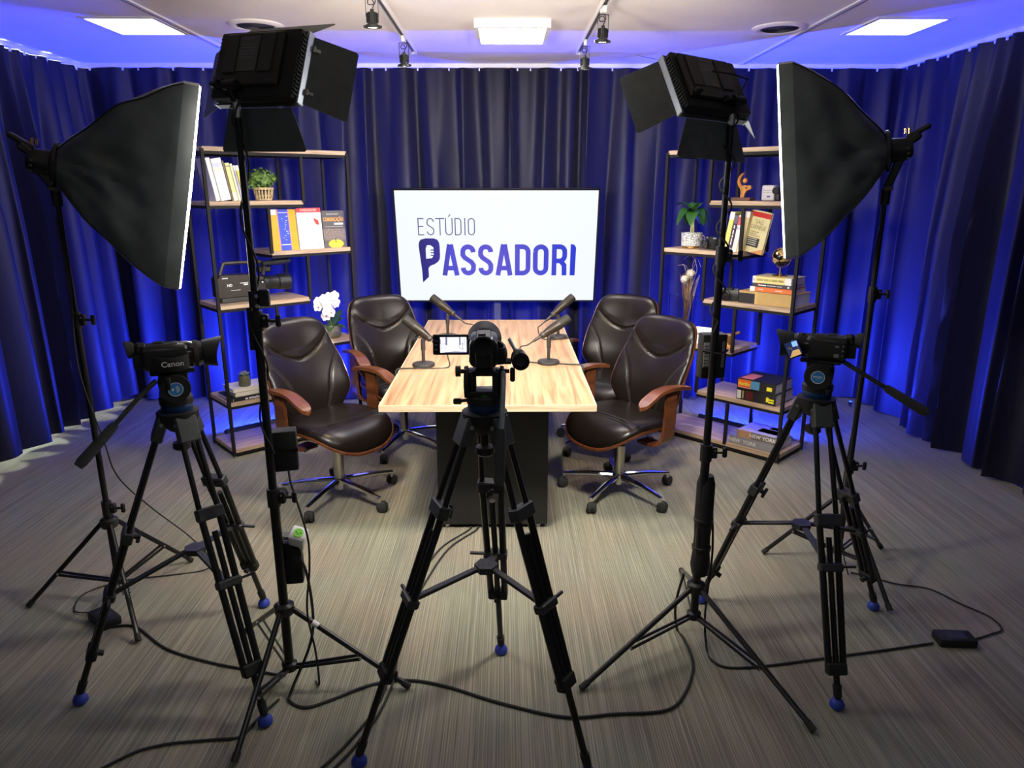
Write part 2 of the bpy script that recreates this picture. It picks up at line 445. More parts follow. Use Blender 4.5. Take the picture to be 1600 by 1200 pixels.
def track(x, label):
    t = thing('spotlight_track', label, 'track rail', (x, 4.0, ZC), group='ceiling spotlight tracks')
    b = MB()
    for s in (-1, 1): b.box((s * 0.015, 0, -0.013), (0.005, 2.1, 0.026))
    b.box((0, 0, -0.003), (0.034, 2.1, 0.006)); b.box((0, 1.055, -0.014), (0.036, 0.012, 0.028)); b.build('rail', M_TRIMW, t, smooth=0)
    MB().box((0, 0, -0.008), (0.024, 2.09, 0.004)).build('slot', M_TRIMD, t, smooth=0)
track(-0.59, 'white ceiling track carrying the two left spotlights')
track(0.478, 'white ceiling track carrying the two right spotlights')
SPOT_COL = (1.0, 0.78, 0.5)
def spotlight(x, y, label, tilt, yaw):
    t = thing('track_spotlight', label, 'spotlight', (x, y, ZC - 0.014), yaw, 'black track spotlights'); t.scale = (0.76, 0.76, 0.76)
    MB().box((0, 0, -0.022), (0.026, 0.07, 0.044), 0.005).build('track_adapter', M_WHITE, t)
    b = MB()
    for s in (-1, 1): b.bar((s * 0.036, 0, -0.05), (s * 0.036, 0, -0.155), 0.010, 0.003, (1, 0, 0))
    b.bar((-0.036, 0, -0.05), (0.036, 0, -0.05), 0.010, 0.003); b.build('bracket', M_BLK, t, smooth=0)
    pts = [(0, 0, -0.046), (0.02, 0.008, -0.062), (0.012, 0.012, -0.085), (-0.02, 0.008, -0.088), (-0.022, 0, -0.068), (0, -0.004, -0.062), (0.012, 0, -0.085), (0.004, 0, -0.108), (0, 0, -0.118)]
    MB().tube(spline(pts, 5), 0.003, 6).build('supply_cable', M_RUB, t)
    M = TR(0, 0, -0.15) @ RX(tilt)
    b = MB(M); b.lathe([(0, 0.035), (0.011, 0.035), (0.012, 0.022), (0.027, 0.018), (0.03, 0.012), (0.03, -0.04), (0.033, -0.05), (0.0, -0.05)], 24)
    bd = b.build('lamp_body', M_BLK, t)
    b = MB(M)
    for k in range(18):
        a = k * math.pi / 9; b.box((0.032 * math.cos(a), 0.032 * math.sin(a), -0.012), (0.008, 0.003, 0.05), R=RZ(a))
    b.build('cooling_fins', M_BLK, bd)
    MB(M).lathe([(0.033, -0.046), (0.043, -0.05), (0.044, -0.066), (0.036, -0.066), (0.033, -0.052)], 28).build('front_ring', M_BLK, t)
    b = MB(M)
    for s in (-1, 1): b.cyl((s * 0.043, 0, -0.058), (s * 0.053, 0, -0.058), 0.008, n=10)
    b.build('ring_knobs', M_BLK, t)
    MB(M).lathe([(0.035, -0.060), (0.02, -0.056), (0, -0.055)], 20).build('lens', emit('lit_spot_lens', (1.0, 0.86, 0.6), 14.0), t)
    Mw = TR(x, y, ZC - 0.014) @ RZ(yaw) @ TR(0, 0, -0.114) @ RX(tilt) @ TR(0, 0, -0.062)
    lamp('spot_beam', 'SPOT', Mw.translation, Mw.to_3x3().to_4x4(), E_SPOT, SPOT_COL, spot_size=math.radians(75), spot_blend=0.6, shadow_soft_size=0.03)
spotlight(-0.590, 3.51, 'black spotlight at the near end of the left ceiling track', 0.06, 0.1)
spotlight(-0.590, 4.55, 'black spotlight at the far end of the left ceiling track', 0.06, -0.1)
spotlight(0.478, 3.83, 'black spotlight nearer the camera on the right ceiling track', 0.06, 0.2)
spotlight(0.478, 4.65, 'black spotlight at the far end of the right ceiling track', 0.06, -0.1)

# ---------------------------------------------------------------- blue floor wash lights
def wash_bar(corner, ang, mirror, u0, u1, dep, label, power=1.0):
    a = math.radians(ang); d = Vector((math.cos(a), math.sin(a), 0)); n = Vector((-d.y, d.x, 0)) * (-1 if mirror else 1)
    c = Vector((*corner, 0)) + d * ((u0 + u1) / 2) + n * dep; L = u1 - u0
    M = Matrix((d, n, Vector((0, 0, 1)))).transposed().to_4x4() if not mirror else Matrix((-d, n, Vector((0, 0, 1)))).transposed().to_4x4()
    t = thing('led_wash_bar', label, 'stage light', mat=TR(*c) @ M, group='blue floor wash lights')
    MB().box((0, 0, 0.035), (L, 0.05, 0.04), 0.006, R=RX(-0.5)).build('housing', M_BLK, t)
    b = MB()
    for s in (-1, 1): b.box((s * L * 0.35, 0, 0.008), (0.03, 0.07, 0.016))
    b.build('feet', M_BLK, t, smooth=0)
    k = 9
    T = TR(0, 0, 0.035) @ RX(-0.5)
    for i in range(k):
        q = T @ Vector(((i - (k - 1) / 2) * L / k, 0, 0.0215)); MB(TR(*q) @ RX(-0.5)).cyl((0, 0, 0), (0, 0, 0.003), 0.014, n=12).build('led_lens', emit('blue_led_lens', (0.02, 0.07, 1.0), 6.0), t)
    q = c + Vector((0, 0, 0.075)) + n * 0.015
    # area lights shine along local -Z
    z_ax = -(Vector((0, 0, 1)) * 0.80 + n * 0.60).normalized(); x_ax = d; y_ax = z_ax.cross(x_ax)
    lamp('wash_beam', 'AREA', q, Matrix((x_ax, y_ax, z_ax)).transposed().to_4x4(), E_BAR * power, BLUE, shape='RECTANGLE', size=L * 0.9, size_y=0.03)
SHL, SHR = (-1.72, 4.285), (1.675, 4.145)
wash_bar(SHL, 41, False, 0.1, 0.8, 0.43, 'black bar light throwing blue light behind the left shelf unit')
wash_bar((-0.46, 5.24), 0, False, 0.0, 0.8, 0.0, 'black bar light throwing blue light up behind the television', 0.5)
wash_bar(SHR, 134, True, 0.1, 0.8, 0.42, 'black bar light throwing blue light behind the right shelf unit')
def par_can(loc, rot, label, e):
    t = thing('led_par_light', label, 'stage light', mat=TR(*loc) @ rot); t.scale = (0.32, 0.32, 0.32)
    MB().lathe([(0, -0.06), (0.03, -0.06), (0.045, -0.03), (0.05, 0.05), (0.045, 0.05), (0.043, 0.035), (0, 0.033)], 24).build('lamp_body', M_BLK, t)
    MB().cyl((0, 0, 0.034), (0, 0, 0.037), 0.042, n=20).build('lens', emit('blue_led_lens', (0.02, 0.07, 1.0), 6.0), t)
    b = MB(); b.tube([(0, 0.058, 0.0), (0, 0.058, -0.075), (0, -0.058, -0.075), (0, -0.058, 0.0)], 0.005, 6); b.build('yoke', M_BLK, t)
    Mw = TR(*loc) @ rot @ TR(0, 0, 0.022) @ RX(math.pi)
    lamp('par_beam', 'SPOT', Mw.translation, Mw.to_3x3().to_4x4(), e, BLUE, spot_size=math.radians(110), spot_blend=0.5, shadow_soft_size=0.04)
par_can((2.70, 5.36, 0.03), RX(0.2), 'small round blue light on the floor in the right back corner', 10)

# ---------------------------------------------------------------- television
def glyph_strokes(ch, w, h, sw):
    """centre lines of a narrow sans letter in a w x h box, stroke sw"""
    i = sw / 2; x0, x1, y0, y1 = i, w - i, i, h - i
    def arc(cx, cy, rx, ry, a0, a1, n=8): return [(cx + rx * math.cos(math.radians(a0 + (a1 - a0) * k / n)), cy + ry * math.sin(math.radians(a0 + (a1 - a0) * k / n))) for k in range(n + 1)]
    cx = w / 2; rx = (x1 - x0) / 2; r = rx
    if ch == 'E': return [[(x1 + i, y1), (x0, y1), (x0, y0), (x1 + i, y0)], [(x0, h * 0.52), (x1, h * 0.52)]]
    if ch == 'T': return [[(0, y1), (w, y1)], [(cx, y1), (cx, 0)]]
    if ch == 'I': return [[(cx, 0), (cx, h)]]
    if ch == 'U': return [[(x0, h)] + arc(cx, y0 + r, rx, r, 180, 360) + [(x1, h)]]
    if ch == 'O': return [arc(cx, y1 - r, rx, r, 180, 0) + arc(cx, y0 + r, rx, r, 0, -180) + [(x0, y1 - r)]]
    if ch == 'D': return [[(x0, y0), (x0, y1)] + arc(x1 - r, y1 - r, r, r, 90, 0) + arc(x1 - r, y0 + r, r, r, 0, -90) + [(x0 - i, y0)]]
    if ch == 'S':
        return [[*arc(cx, y1 - r, rx, r, -5, 180), (x0, h * 0.66), (x0 + 0.18 * (x1 - x0), h * 0.575), (x1 - 0.18 * (x1 - x0), h * 0.43), (x1, h * 0.34), *arc(cx, y0 + r, rx, r, 0, -185)]]
    if ch == 'A': return [[(i * 0.9, 0), (cx - i * 0.25, h)], [(w - i * 0.9, 0), (cx + i * 0.25, h)], [(w * 0.26, h * 0.24), (w * 0.74, h * 0.24)]]
    if ch == 'R': return [[(x0, 0), (x0, y1)] + arc(x1 - r, y1 - r, r, r, 90, 0) + arc(x1 - r, h * 0.47 + r, r, r, 0, -90) + [(x0, h * 0.47)], [(cx + r * 0.25, h * 0.47), (x1 - 0.02 * w, h * 0.33), (x1, 0)]]
    return []
TVW, TVH = 1.43, 0.806
tilt = math.atan(0.155 / 0.81)
tv = thing('television', 'large flat television showing a white screen with blue studio logo', 'television', mat=TR(-0.062, 5.262, 1.243) @ RX(math.pi / 2 + tilt))
# local: x right, y up, z towards the camera
MB().box((0, 0, -0.022), (TVW + 0.026, TVH + 0.028, 0.035), 0.004).build('housing', M_BLKG, tv)
b = MB()
for s in (-1, 1):
    b.box((s * (TVW / 2 + 0.007), 0, 0.0), (0.010, TVH + 0.028, 0.014)); b.box((0, s * (TVH / 2 + 0.007), 0), (TVW + 0.026, 0.010, 0.014))
bez = b.build('bezel', M_BLKG, tv, smooth=0)
MB(TR(0.52, -TVH / 2 - 0.008, 0.008)).box((0, 0, 0), (0.04, 0.004, 0.001)).build('maker_mark', M_LBLD, bez, smooth=0)
M_LCD = emit('white_lcd_picture', (0.90, 0.96, 1.0), 0.85); M_LCD.node_tree.nodes['Principled BSDF'].inputs['Base Color'].default_value = (0.01, 0.01, 0.01, 1)
scr = MB().box((0, 0, 0.0), (TVW, TVH, 0.003)).build('screen', M_LCD, tv, smooth=0)
MB(TR(0.0, 0.02, -0.06)).box((0, 0, 0), (0.6, 0.4, 0.05), 0.01).build('back_case', M_BLKM, tv)
def logo_mat():
    m, nt, p = _nodes('logo_blue_gradient')
    tc = nt.nodes.new('ShaderNodeTexCoord'); sp = nt.nodes.new('ShaderNodeSeparateXYZ'); mr = nt.nodes.new('ShaderNodeMapRange'); rp = nt.nodes.new('ShaderNodeValToRGB')
    mr.inputs[1].default_value = -0.56; mr.inputs[2].default_value = 0.58
    nt.links.new(tc.outputs['Object'], sp.inputs[0]); nt.links.new(sp.outputs[0], mr.inputs[0]); nt.links.new(mr.outputs[0], rp.inputs[0])
    e = rp.color_ramp.elements
    e[0].position = 0.0; e[0].color = (0.014, 0.012, 0.16, 1); e[1].position = 1.0; e[1].color = (0.010, 0.035, 0.62, 1)
    for ps, c in ((0.11, (0.014, 0.012, 0.26)), (0.2, (0.06, 0.06, 0.62)), (0.5, (0.07, 0.06, 0.60)), (0.72, (0.04, 0.05, 0.58))):
        k = e.new(ps); k.color = (*c, 1)
    nt.links.new(rp.outputs[0], p.inputs['Emission Color']); p.inputs['Emission Strength'].default_value = 0.85
    p.inputs['Base Color'].default_value = (0, 0, 0, 1); p.inputs['Roughness'].default_value = 0.4
    return m
M_LOGO = logo_mat()
M_LOGOT = emit('thin_letter_blue_grey', (0.06, 0.08, 0.20), 1.0); M_LOGOT.node_tree.nodes['Principled BSDF'].inputs['Base Color'].default_value = (0.01, 0.01, 0.01, 1)
def sx(f): return (f - 0.5) * TVW
def sy(f): return (0.5 - f) * TVH
zt = 0.0022
b = MB()
y1, y0 = sy(0.238), sy(0.392)
for ch, a, c in (('E', 232, 275), ('S', 295, 347), ('T', 357, 420), ('U', 425, 478), ('D', 492, 540), ('I', 558, 570), ('O', 585, 635)):
    xa, xb = sx((a - 82.5) / 1413), sx((c - 82.5) / 1413)
    for st in glyph_strokes(ch, xb - xa, y1 - y0, 0.0075): b.ribbon([(xa + x, y0 + y) for x, y in st], 0.0075, zt)
xa = sx((452 - 82.5) / 1413); b.ribbon([(xa - 0.004, y1 + 0.008), (xa + 0.012, y1 + 0.026)], 0.006, zt)
b.build('screen_word_thin', M_LOGOT, scr, smooth=0)
b = MB(); y1, y0 = sy(0.474), sy(0.762)
for ch, a, c in (('A', 405, 523), ('S', 535, 642), ('S', 660, 765), ('A', 782, 900), ('D', 918, 1028), ('O', 1045, 1155), ('R', 1178, 1285)):
    xa, xb = sx((a - 100) / 1384), sx((c - 100) / 1384)
    for st in glyph_strokes(ch, xb - xa, y1 - y0, 0.035): b.ribbon([(xa + x, y0 + y) for x, y in st], 0.035, zt)
xa, xb = sx((1308 - 100) / 1384), sx((1347 - 100) / 1384)
b.flat([(xa, y0), (xb - 0.004, y0), (xb, y1 - 0.025), (xb - 0.012, y1 - 0.004), (xa + 0.006, y1 + 0.002), (xa, y1)], zt)
b.build('screen_word_bold', M_LOGO, scr, smooth=0)
# the P drawn as a microphone
px0, px1, pt, pb = sx((245 - 100) / 1384), sx((392 - 100) / 1384), sy(0.419), sy(0.828)
W_ = px1 - px0; Hh = pt - pb
def pp(x, y): return (px0 + x * W_, pb + y * Hh)
outer = [(0.12, 0.0), (0.10, 0.30), (0.04, 0.60), (0.0, 0.84), (0.03, 0.92), (0.12, 0.975), (0.35, 1.0), (0.72, 1.0), (0.88, 0.975), (0.97, 0.92), (1.0, 0.82), (1.0, 0.60), (0.97, 0.53), (0.88, 0.47), (0.72, 0.42), (0.52, 0.385), (0.42, 0.33), (0.42, 0.13)]
b = MB(); hole = [(0.33, 0.545), (0.33, 0.78), (0.40, 0.85), (0.56, 0.85), (0.70, 0.80), (0.70, 0.63), (0.62, 0.56)]
b.flat([pp(*q) for q in outer], zt); b.build('screen_letter_mark', M_LOGO, scr, smooth=0)
b = MB(); b.flat([pp(*q) for q in hole], zt + 0.0012); hm = b.build('screen_letter_gap', MATS['white_lcd_picture'], scr, smooth=0)
b = MB()
for yy in (0.61, 0.67, 0.73): b.flat([pp(0.56, yy), pp(0.75, yy), pp(0.75, yy + 0.022), pp(0.56, yy + 0.022)], zt + 0.0024)
b.build('screen_letter_bars', M_LOGO, scr, smooth=0)
# floor stand of the television
ts = thing('television_stand', 'grey steel post stand holding the television behind the table', 'stand', (-0.062, 5.40, 0))
MB().box((0, 0.0, 0.60), (0.055, 0.04, 1.2), 0.004).build('post', M_GREYP, ts)
MB().box((0, 0, 0.015), (0.6, 0.20, 0.03), 0.006).build('base_plate', M_BLKM, ts)
MB().box((0, -0.03, 1.16), (0.42, 0.03, 0.28), 0.004).build('mount_plate', M_BLKM, ts)

# ---------------------------------------------------------------- table
tb = thing('meeting_table', 'long light wood table with black pedestal in the middle of the set', 'table', (-0.078, 3.995, 0))
MB().box((0, 0, 0.7385), (0.928, 2.076, 0.025)).build('tabletop', M_TABLE, tb, smooth=0)
b = MB()
for s in (-1, 1): b.box((s * 0.467, 0, 0.7365), (0.006, 2.088, 0.0285)); b.box((0, s * 1.041, 0.7365), (0.928, 0.006, 0.0285))
b.build('edge_band', M_EDGE, tb, smooth=0)
MB().box((0.012, -0.36 + 0.33, 0.371), (0.545, 1.34, 0.702), 0.003).build('pedestal', plain('charcoal_laminate', (0.013, 0.013, 0.014), 0.6, var=0.15), tb, smooth=0)
for x in (-0.22, 0.24):
    for y in (-0.67, 0.6): MB().cyl((x, y, 0), (x, y, 0.022), 0.015, n=12).build('levelling_foot', M_STEEL, tb)
# ---------------------------------------------------------------- office chairs (local +X is the way the chair faces)
def gauss(d, s): return math.exp(-(d / s) ** 2)
def back_half(v):
    return lerp([0, 0.33, 0.5, 1.0], [0.180, 0.252, 0.248, 0.212], v) * (max(0.0, 1 - abs(2 * v - 1) ** 9)) ** (1 / 3.4)
def back_pt(u, v, off, grow=1.0):
    hw = back_half(v) * grow; y = u * hw
    x = -0.205 - 0.175 * v + 0.035 * math.sin(math.pi * min(1, v / 0.7)) * (1 if v < 0.7 else 0) + 0.055 * (y / 0.24) ** 2
    z = 0.405 + 0.56 * v
    return Vector((x + off * 0.96, y, z + off * 0.26))
def seam_head(u): return 0.60 + 0.24 * abs(u) ** 1.7
def seam_side(v): return 0.46 + 0.56 * max(0, (v - 0.14) / 0.52) ** 2.6
def back_cushion(u, v):
    e = max(0.0, 1 - abs(u) ** 5) ** 0.5 * max(0.0, 1 - abs(2 * v - 1) ** 9) ** 0.5
    t = 0.036 * e
    hw = max(back_half(v), 0.05)
    t -= 0.010 * e * gauss((v - seam_head(u)) * 0.585, 0.007)
    t += 0.012 * e * (1 if v > seam_head(u) else 0) * min(1, (v - seam_head(u)) * 12) * (1 - 0.4 * abs(u))
    if v < 0.70: t -= 0.007 * e * gauss((abs(u) - seam_side(v)) * hw, 0.006)
    return t + 0.004
def seat_out(x):
    m = (x - 0.025) / 0.25
    return 0.252 * max(0.0, 1 - abs(m) ** 3.4) ** (1 / 2.6)
def seat_z(x, y):
    z = 0.425 + 0.02 * (y / 0.25) ** 2
    if x > 0.08: z -= 2.1 * (x - 0.08) ** 2
    if x < -0.12: z += 0.9 * (x + 0.12) ** 2
    return z
def seat_pt(u, v, off, grow=1.0):
    x = 0.025 + 0.25 * grow * -math.cos(math.pi * v); y = u * seat_out(0.025 + (x - 0.025) / grow) * grow
    return Vector((x, y, seat_z(x, y) + off))
def seat_cushion(u, v):
    e = max(0.0, 1 - abs(u) ** 4) ** 0.5 * max(0.0, 1 - abs(-math.cos(math.pi * v)) ** 6) ** 0.5
    x = 0.025 - 0.25 * math.cos(math.pi * v)
    t = 0.052 * e - 0.008 * e * gauss(x - 0.115 - 0.03 * u * u, 0.008)
    return t + 0.003
def make_chair(label):
    t = thing('office_chair', label, 'chair', group='brown leather office chairs around the table')
    # five star base
    b = MB(); b.lathe([(0, 0.055), (0.026, 0.055), (0.034, 0.075), (0.036, 0.115), (0.03, 0.122), (0, 0.122)], 20); b.build('base_hub', M_CHROME, t)
    for k in range(5):
        a = math.radians(72 * k); d = Vector((math.cos(a), math.sin(a), 0))
        b = MB(); p0 = d * 0.025 + Vector((0, 0, 0.105)); p1 = d * 0.318 + Vector((0, 0, 0.078))
        b.tube([p0, p0.lerp(p1, 0.5) + Vector((0, 0, 0.006)), p1], [0.019, 0.015, 0.010], 10)
        leg = b.build('base_arm', M_CHROME, t)
        b = MB(); b.cyl(d * 0.313 + Vector((0, 0, 0.084)), d * 0.313 + Vector((0, 0, 0.04)), 0.009, n=10); b.build('caster_stem', M_CHROME, leg)
        side = Vector((-d.y, d.x, 0)); c = d * 0.318 + side * 0.01 + Vector((0, 0, 0.029))
        b = MB(); ax = RZ(a + 0.5) @ RX(math.pi / 2)
        for s in (-1, 1): b.lathe([(0, -0.011), (0.018, -0.011), (0.027, -0.006), (0.029, 0.0), (0.027, 0.006), (0.018, 0.011), (0, 0.011)], 18, c + (RZ(a + 0.5) @ Vector((0, s * 0.014, 0))), ax)
        b.ell(c + Vector((0, 0, 0.006)), (0.024, 0.024, 0.028), 12, 6)
        b.build('caster', M_RUB, leg)
    MB().cyl((0, 0, 0.10), (0, 0, 0.285), 0.029, n=20).build('column_sleeve', plain('satin_nickel', (0.50, 0.48, 0.44), 0.28, metal=1.0, var=0.04), t)
    b = MB(); b.cyl((0, 0, 0.285), (0, 0, 0.305), 0.031, 0.024, n=18); b.cyl((0, 0, 0.30), (0, 0, 0.40), 0.016, n=14); b.build('gas_column', M_BLK, t)
    b = MB(); b.box((0.0, 0, 0.372), (0.24, 0.16, 0.034), 0.006); b.cyl((0.10, 0, 0.355), (0.10, 0, 0.305), 0.03, 0.028, n=16); b.build('tilt_mechanism', M_BLK, t)
    MB().tube([(0.02, -0.08, 0.365), (0.02, -0.16, 0.36), (0.02, -0.23, 0.345)], 0.006, 8).build('height_lever', M_BLK, t)
    # seat
    NU, NV = 26, 34
    MB().shell(lambda u, v: seat_pt(2 * u - 1, v, 0.0, 1.02), lambda u, v: seat_pt(2 * u - 1, v, -0.013, 1.02), NU, NV).build('seat_shell', M_PLY, t, smooth=60)
    sc = MB().shell(lambda u, v: seat_pt(2 * u - 1, v, seat_cushion(2 * u - 1, v)), lambda u, v: seat_pt(2 * u - 1, v, 0.001), 40, 56).build('seat_cushion', M_LEATH, t, smooth=60)
    b = MB()
    for x0 in (0.103, 0.118):
        pts = []
        for k in range(25):
            u = -0.93 + 1.86 * k / 24; x = x0 + 0.03 * u * u; v = math.acos(max(-1, min(1, -(x - 0.025) / 0.25))) / math.pi
            pts.append(seat_pt(u, v, seat_cushion(u, v) + 0.0005))
        b.tube(pts, 0.0018, 5)
    b.build('seam', M_STITCH, sc)
    # backrest
    MB().shell(lambda u, v: back_pt(2 * u - 1, v, 0.0, 1.02), lambda u, v: back_pt(2 * u - 1, v, -0.013, 1.02), 24, 40).build('backrest_shell', M_PLY, t, smooth=60)
    bc = MB().shell(lambda u, v: back_pt(2 * u - 1, v, back_cushion(2 * u - 1, v)), lambda u, v: back_pt(2 * u - 1, v, 0.001), 56, 80).build('backrest_cushion', M_LEATH, t, smooth=60)
    b = MB(); pts = []
    for k in range(33):
        u = -0.95 + 1.9 * k / 32; v = seam_head(u); pts.append(back_pt(u, v, back_cushion(u, v) + 0.0008))
    b.tube(pts, 0.0026, 5)
    for s in (-1, 1):
        for dd in (0, 0.022):
            pts = []
            for k in range(20):
                v = 0.10 + 0.54 * k / 19; u = s * min(0.95, seam_side(v) + dd); pts.append(back_pt(u, v, back_cushion(u, v) + 0.0006))
            b.tube(pts, 0.0019, 5)
    b.build('seam', M_STITCH, bc)
    # spine joining backrest and seat
    b = MB(); b.tube([(-0.10, 0, 0.365), (-0.22, 0, 0.37), (-0.285, 0, 0.42), (-0.30, 0, 0.56)], [0.02, 0.02, 0.02, 0.018], 8); b.build('back_spine', M_BLK, t)
    # arms
    for s in (-1, 1):
        def pad(u, v, off):
            x = -0.175 + 0.355 * v
            w = lerp([0, 0.5, 1], [0.023, 0.030, 0.037], v) * max(0.0, 1 - max(0, (v - 0.80) / 0.2) ** 2.5) ** 0.5
            z = 0.652 + 0.018 * math.sin(math.pi * min(1, v / 0.8)) - 0.055 * max(0, (v - 0.62) / 0.38) ** 1.8
            return Vector((x, s * 0.303 + (2 * u - 1) * w, z + off))
        arm = MB().shell(lambda u, v: pad(u, v, 0.008), lambda u, v: pad(u, v, -0.010), 6, 26).build('armrest', M_PLY, t, smooth=50)
        path = [(0.655, 0.303), (0.55, 0.308), (0.42, 0.302), (0.375, 0.282), (0.352, 0.235), (0.350, 0.14)]
        sp_ = spline([Vector((q[1], q[0], 0)) for q in path], 5)
        def sup(u, v, off):
            k = v * (len(sp_) - 1); i = min(int(k), len(sp_) - 2); p = sp_[i].lerp(sp_[i + 1], k - i); tg = (sp_[i + 1] - sp_[i]).normalized(); nn = Vector((-tg.y, tg.x, 0))
            p = p + nn * off; wd = lerp([0, 0.5, 1], [0.038, 0.043, 0.040], v)
            return Vector((-0.045 + (2 * u - 1) * wd + 0.02 * v, s * p.x, p.y))
        MB().shell(lambda u, v: sup(u, v, 0.008), lambda u, v: sup(u, v, -0.008), 4, 25).build('arm_support', M_PLY, arm, smooth=50)
    return t
chair0 = make_chair('brown leather office chair with wood arms at the near left of the table')
spots = [((-0.915, 3.675), -37, None), ((0.63, 3.73), 216, 'brown leather office chair with wood arms at the near right of the table'),
         ((-0.67, 4.49), -57, 'brown leather office chair at the far left of the table beside the orchid'),
         ((0.64, 4.50), 236, 'brown leather office chair at the far right of the table beside the dried flowers')]
for (p, a, lb), turn in zip(spots, (0, 18, 21, -20)):
    c = chair0 if lb is None else copy_tree(chair0)
    c.location = (*p, 0); c.rotation_euler = (0, 0, math.radians(a))
    if lb:
        c['label'] = lb
        for ch in bpy.data.objects:
            if ch.parent == c and ch.name.startswith('base_arm'): ch.rotation_euler = (0, 0, math.radians(turn))

# ---------------------------------------------------------------- table microphones
def mic_stand(p, lb):
    t = thing('microphone_stand', lb, 'microphone stand', (*p, 0.751), group='desk microphone stands')
    MB().lathe([(0, 0), (0.058, 0), (0.060, 0.008), (0.057, 0.016), (0.02, 0.021), (0.012, 0.024), (0, 0.024)], 28).build('base', M_STANDG, t)
    b = MB(); b.cyl((0, 0, 0.015), (0, 0, 0.105), 0.009, n=12); b.build('pole', M_STANDG, t)
    b = MB(); b.cyl((0, 0, 0.085), (0, 0, 0.135), 0.012, n=12); b.ell((0, 0, 0.14), (0.010, 0.010, 0.010), 10, 6); b.build('upper_tube', M_STANDG, t)
    return t
def microphone(p, az, el, lb, cable):
    # p: world point of the clip on top of the stand, az/el: where the head points
    d = Vector((math.cos(el) * math.cos(az), math.cos(el) * math.sin(az), math.sin(el)))
    t = thing('microphone', lb, 'microphone', mat=TR(*p) @ d.to_track_quat('Z', 'Y').to_matrix().to_4x4(), group='condenser microphones on the table')
    MB().lathe([(0, -0.052), (0.010, -0.052), (0.013, -0.045), (0.0225, 0.0), (0.0265, 0.035), (0.0265, 0.062), (0, 0.062)], 22).build('body', M_MIC, t)
    MB().lathe([(0.0275, 0.060), (0.0275, 0.066), (0.024, 0.066), (0.024, 0.060)], 22).build('ring', M_STANDG, t)
    MB().lathe([(0, 0.066), (0.0255, 0.066), (0.0262, 0.085), (0.0262, 0.122), (0.024, 0.129), (0.012, 0.132), (0, 0.132)], 22).build('grille', M_MICG, t)
    b = MB(); b.cyl((0, 0, -0.055), (0, 0, -0.095), 0.0085, 0.0075, n=12); b.cyl((0, 0, -0.095), (0, 0, -0.11), 0.006, 0.004, n=10); b.build('cable_plug', M_STANDG, t)
    b = MB(); b.lathe([(0.016, -0.045), (0.018, -0.043), (0.018, -0.030), (0.016, -0.028)], 16); b.bar((0, 0, -0.036), tuple(t.matrix_world.inverted() @ (Vector(p) + Vector((0, 0, -0.035)))), 0.010, 0.008); b.build('clip', M_STANDG, t)
    tail = Vector(p) - d * 0.108
    inv = t.matrix_world.inverted()
    pts = [tail, tail - d * 0.03] + [Vector(c) for c in cable]
    MB().tube([inv @ q for q in spline(pts, 7)], 0.0038, 7).build('cable', M_RUB, t)
ZT = 0.755
for p, lb in (((-0.432, 3.668), 'round base desk stand of the near left microphone'), ((0.228, 3.719), 'round base desk stand of the near right microphone'),
              ((-0.363, 4.425), 'round base desk stand of the far left microphone'), ((0.327, 4.399), 'round base desk stand of the far right microphone')):
    mic_stand(p, lb)
def rad(x): return math.radians(x)
microphone((-0.425, 3.668, 0.922), rad(172), rad(38), 'bronze grey microphone tilted towards the near left chair',
           [(-0.30, 3.64, 0.80), (-0.30, 3.62, ZT), (-0.40, 3.60, ZT), (-0.50, 3.60, ZT), (-0.556, 3.58, ZT), (-0.566, 3.57, 0.72), (-0.565, 3.57, 0.60)])
microphone((0.228, 3.719, 0.926), rad(15), rad(30), 'bronze grey microphone tilted towards the near right chair',
           [(0.075, 3.70, 0.84), (0.10, 3.70, 0.775), (0.16, 3.72, ZT), (0.26, 3.70, ZT), (0.34, 3.68, ZT), (0.397, 3.66, ZT), (0.408, 3.65, 0.72), (0.407, 3.65, 0.6)])
microphone((-0.358, 4.425, 0.924), rad(172), rad(37), 'bronze grey microphone tilted towards the far left chair',
           [(-0.20, 4.40, 0.83), (-0.19, 4.38, 0.775), (-0.26, 4.36, ZT), (-0.36, 4.36, ZT), (-0.47, 4.38, ZT), (-0.556, 4.38, ZT), (-0.566, 4.38, 0.70)])
microphone((0.322, 4.399, 0.924), rad(12), rad(40), 'bronze grey microphone tilted towards the far right chair',
           [(0.20, 4.36, 0.82), (0.215, 4.32, 0.77), (0.27, 4.32, ZT), (0.34, 4.34, ZT), (0.397, 4.36, ZT), (0.408, 4.36, 0.70)])

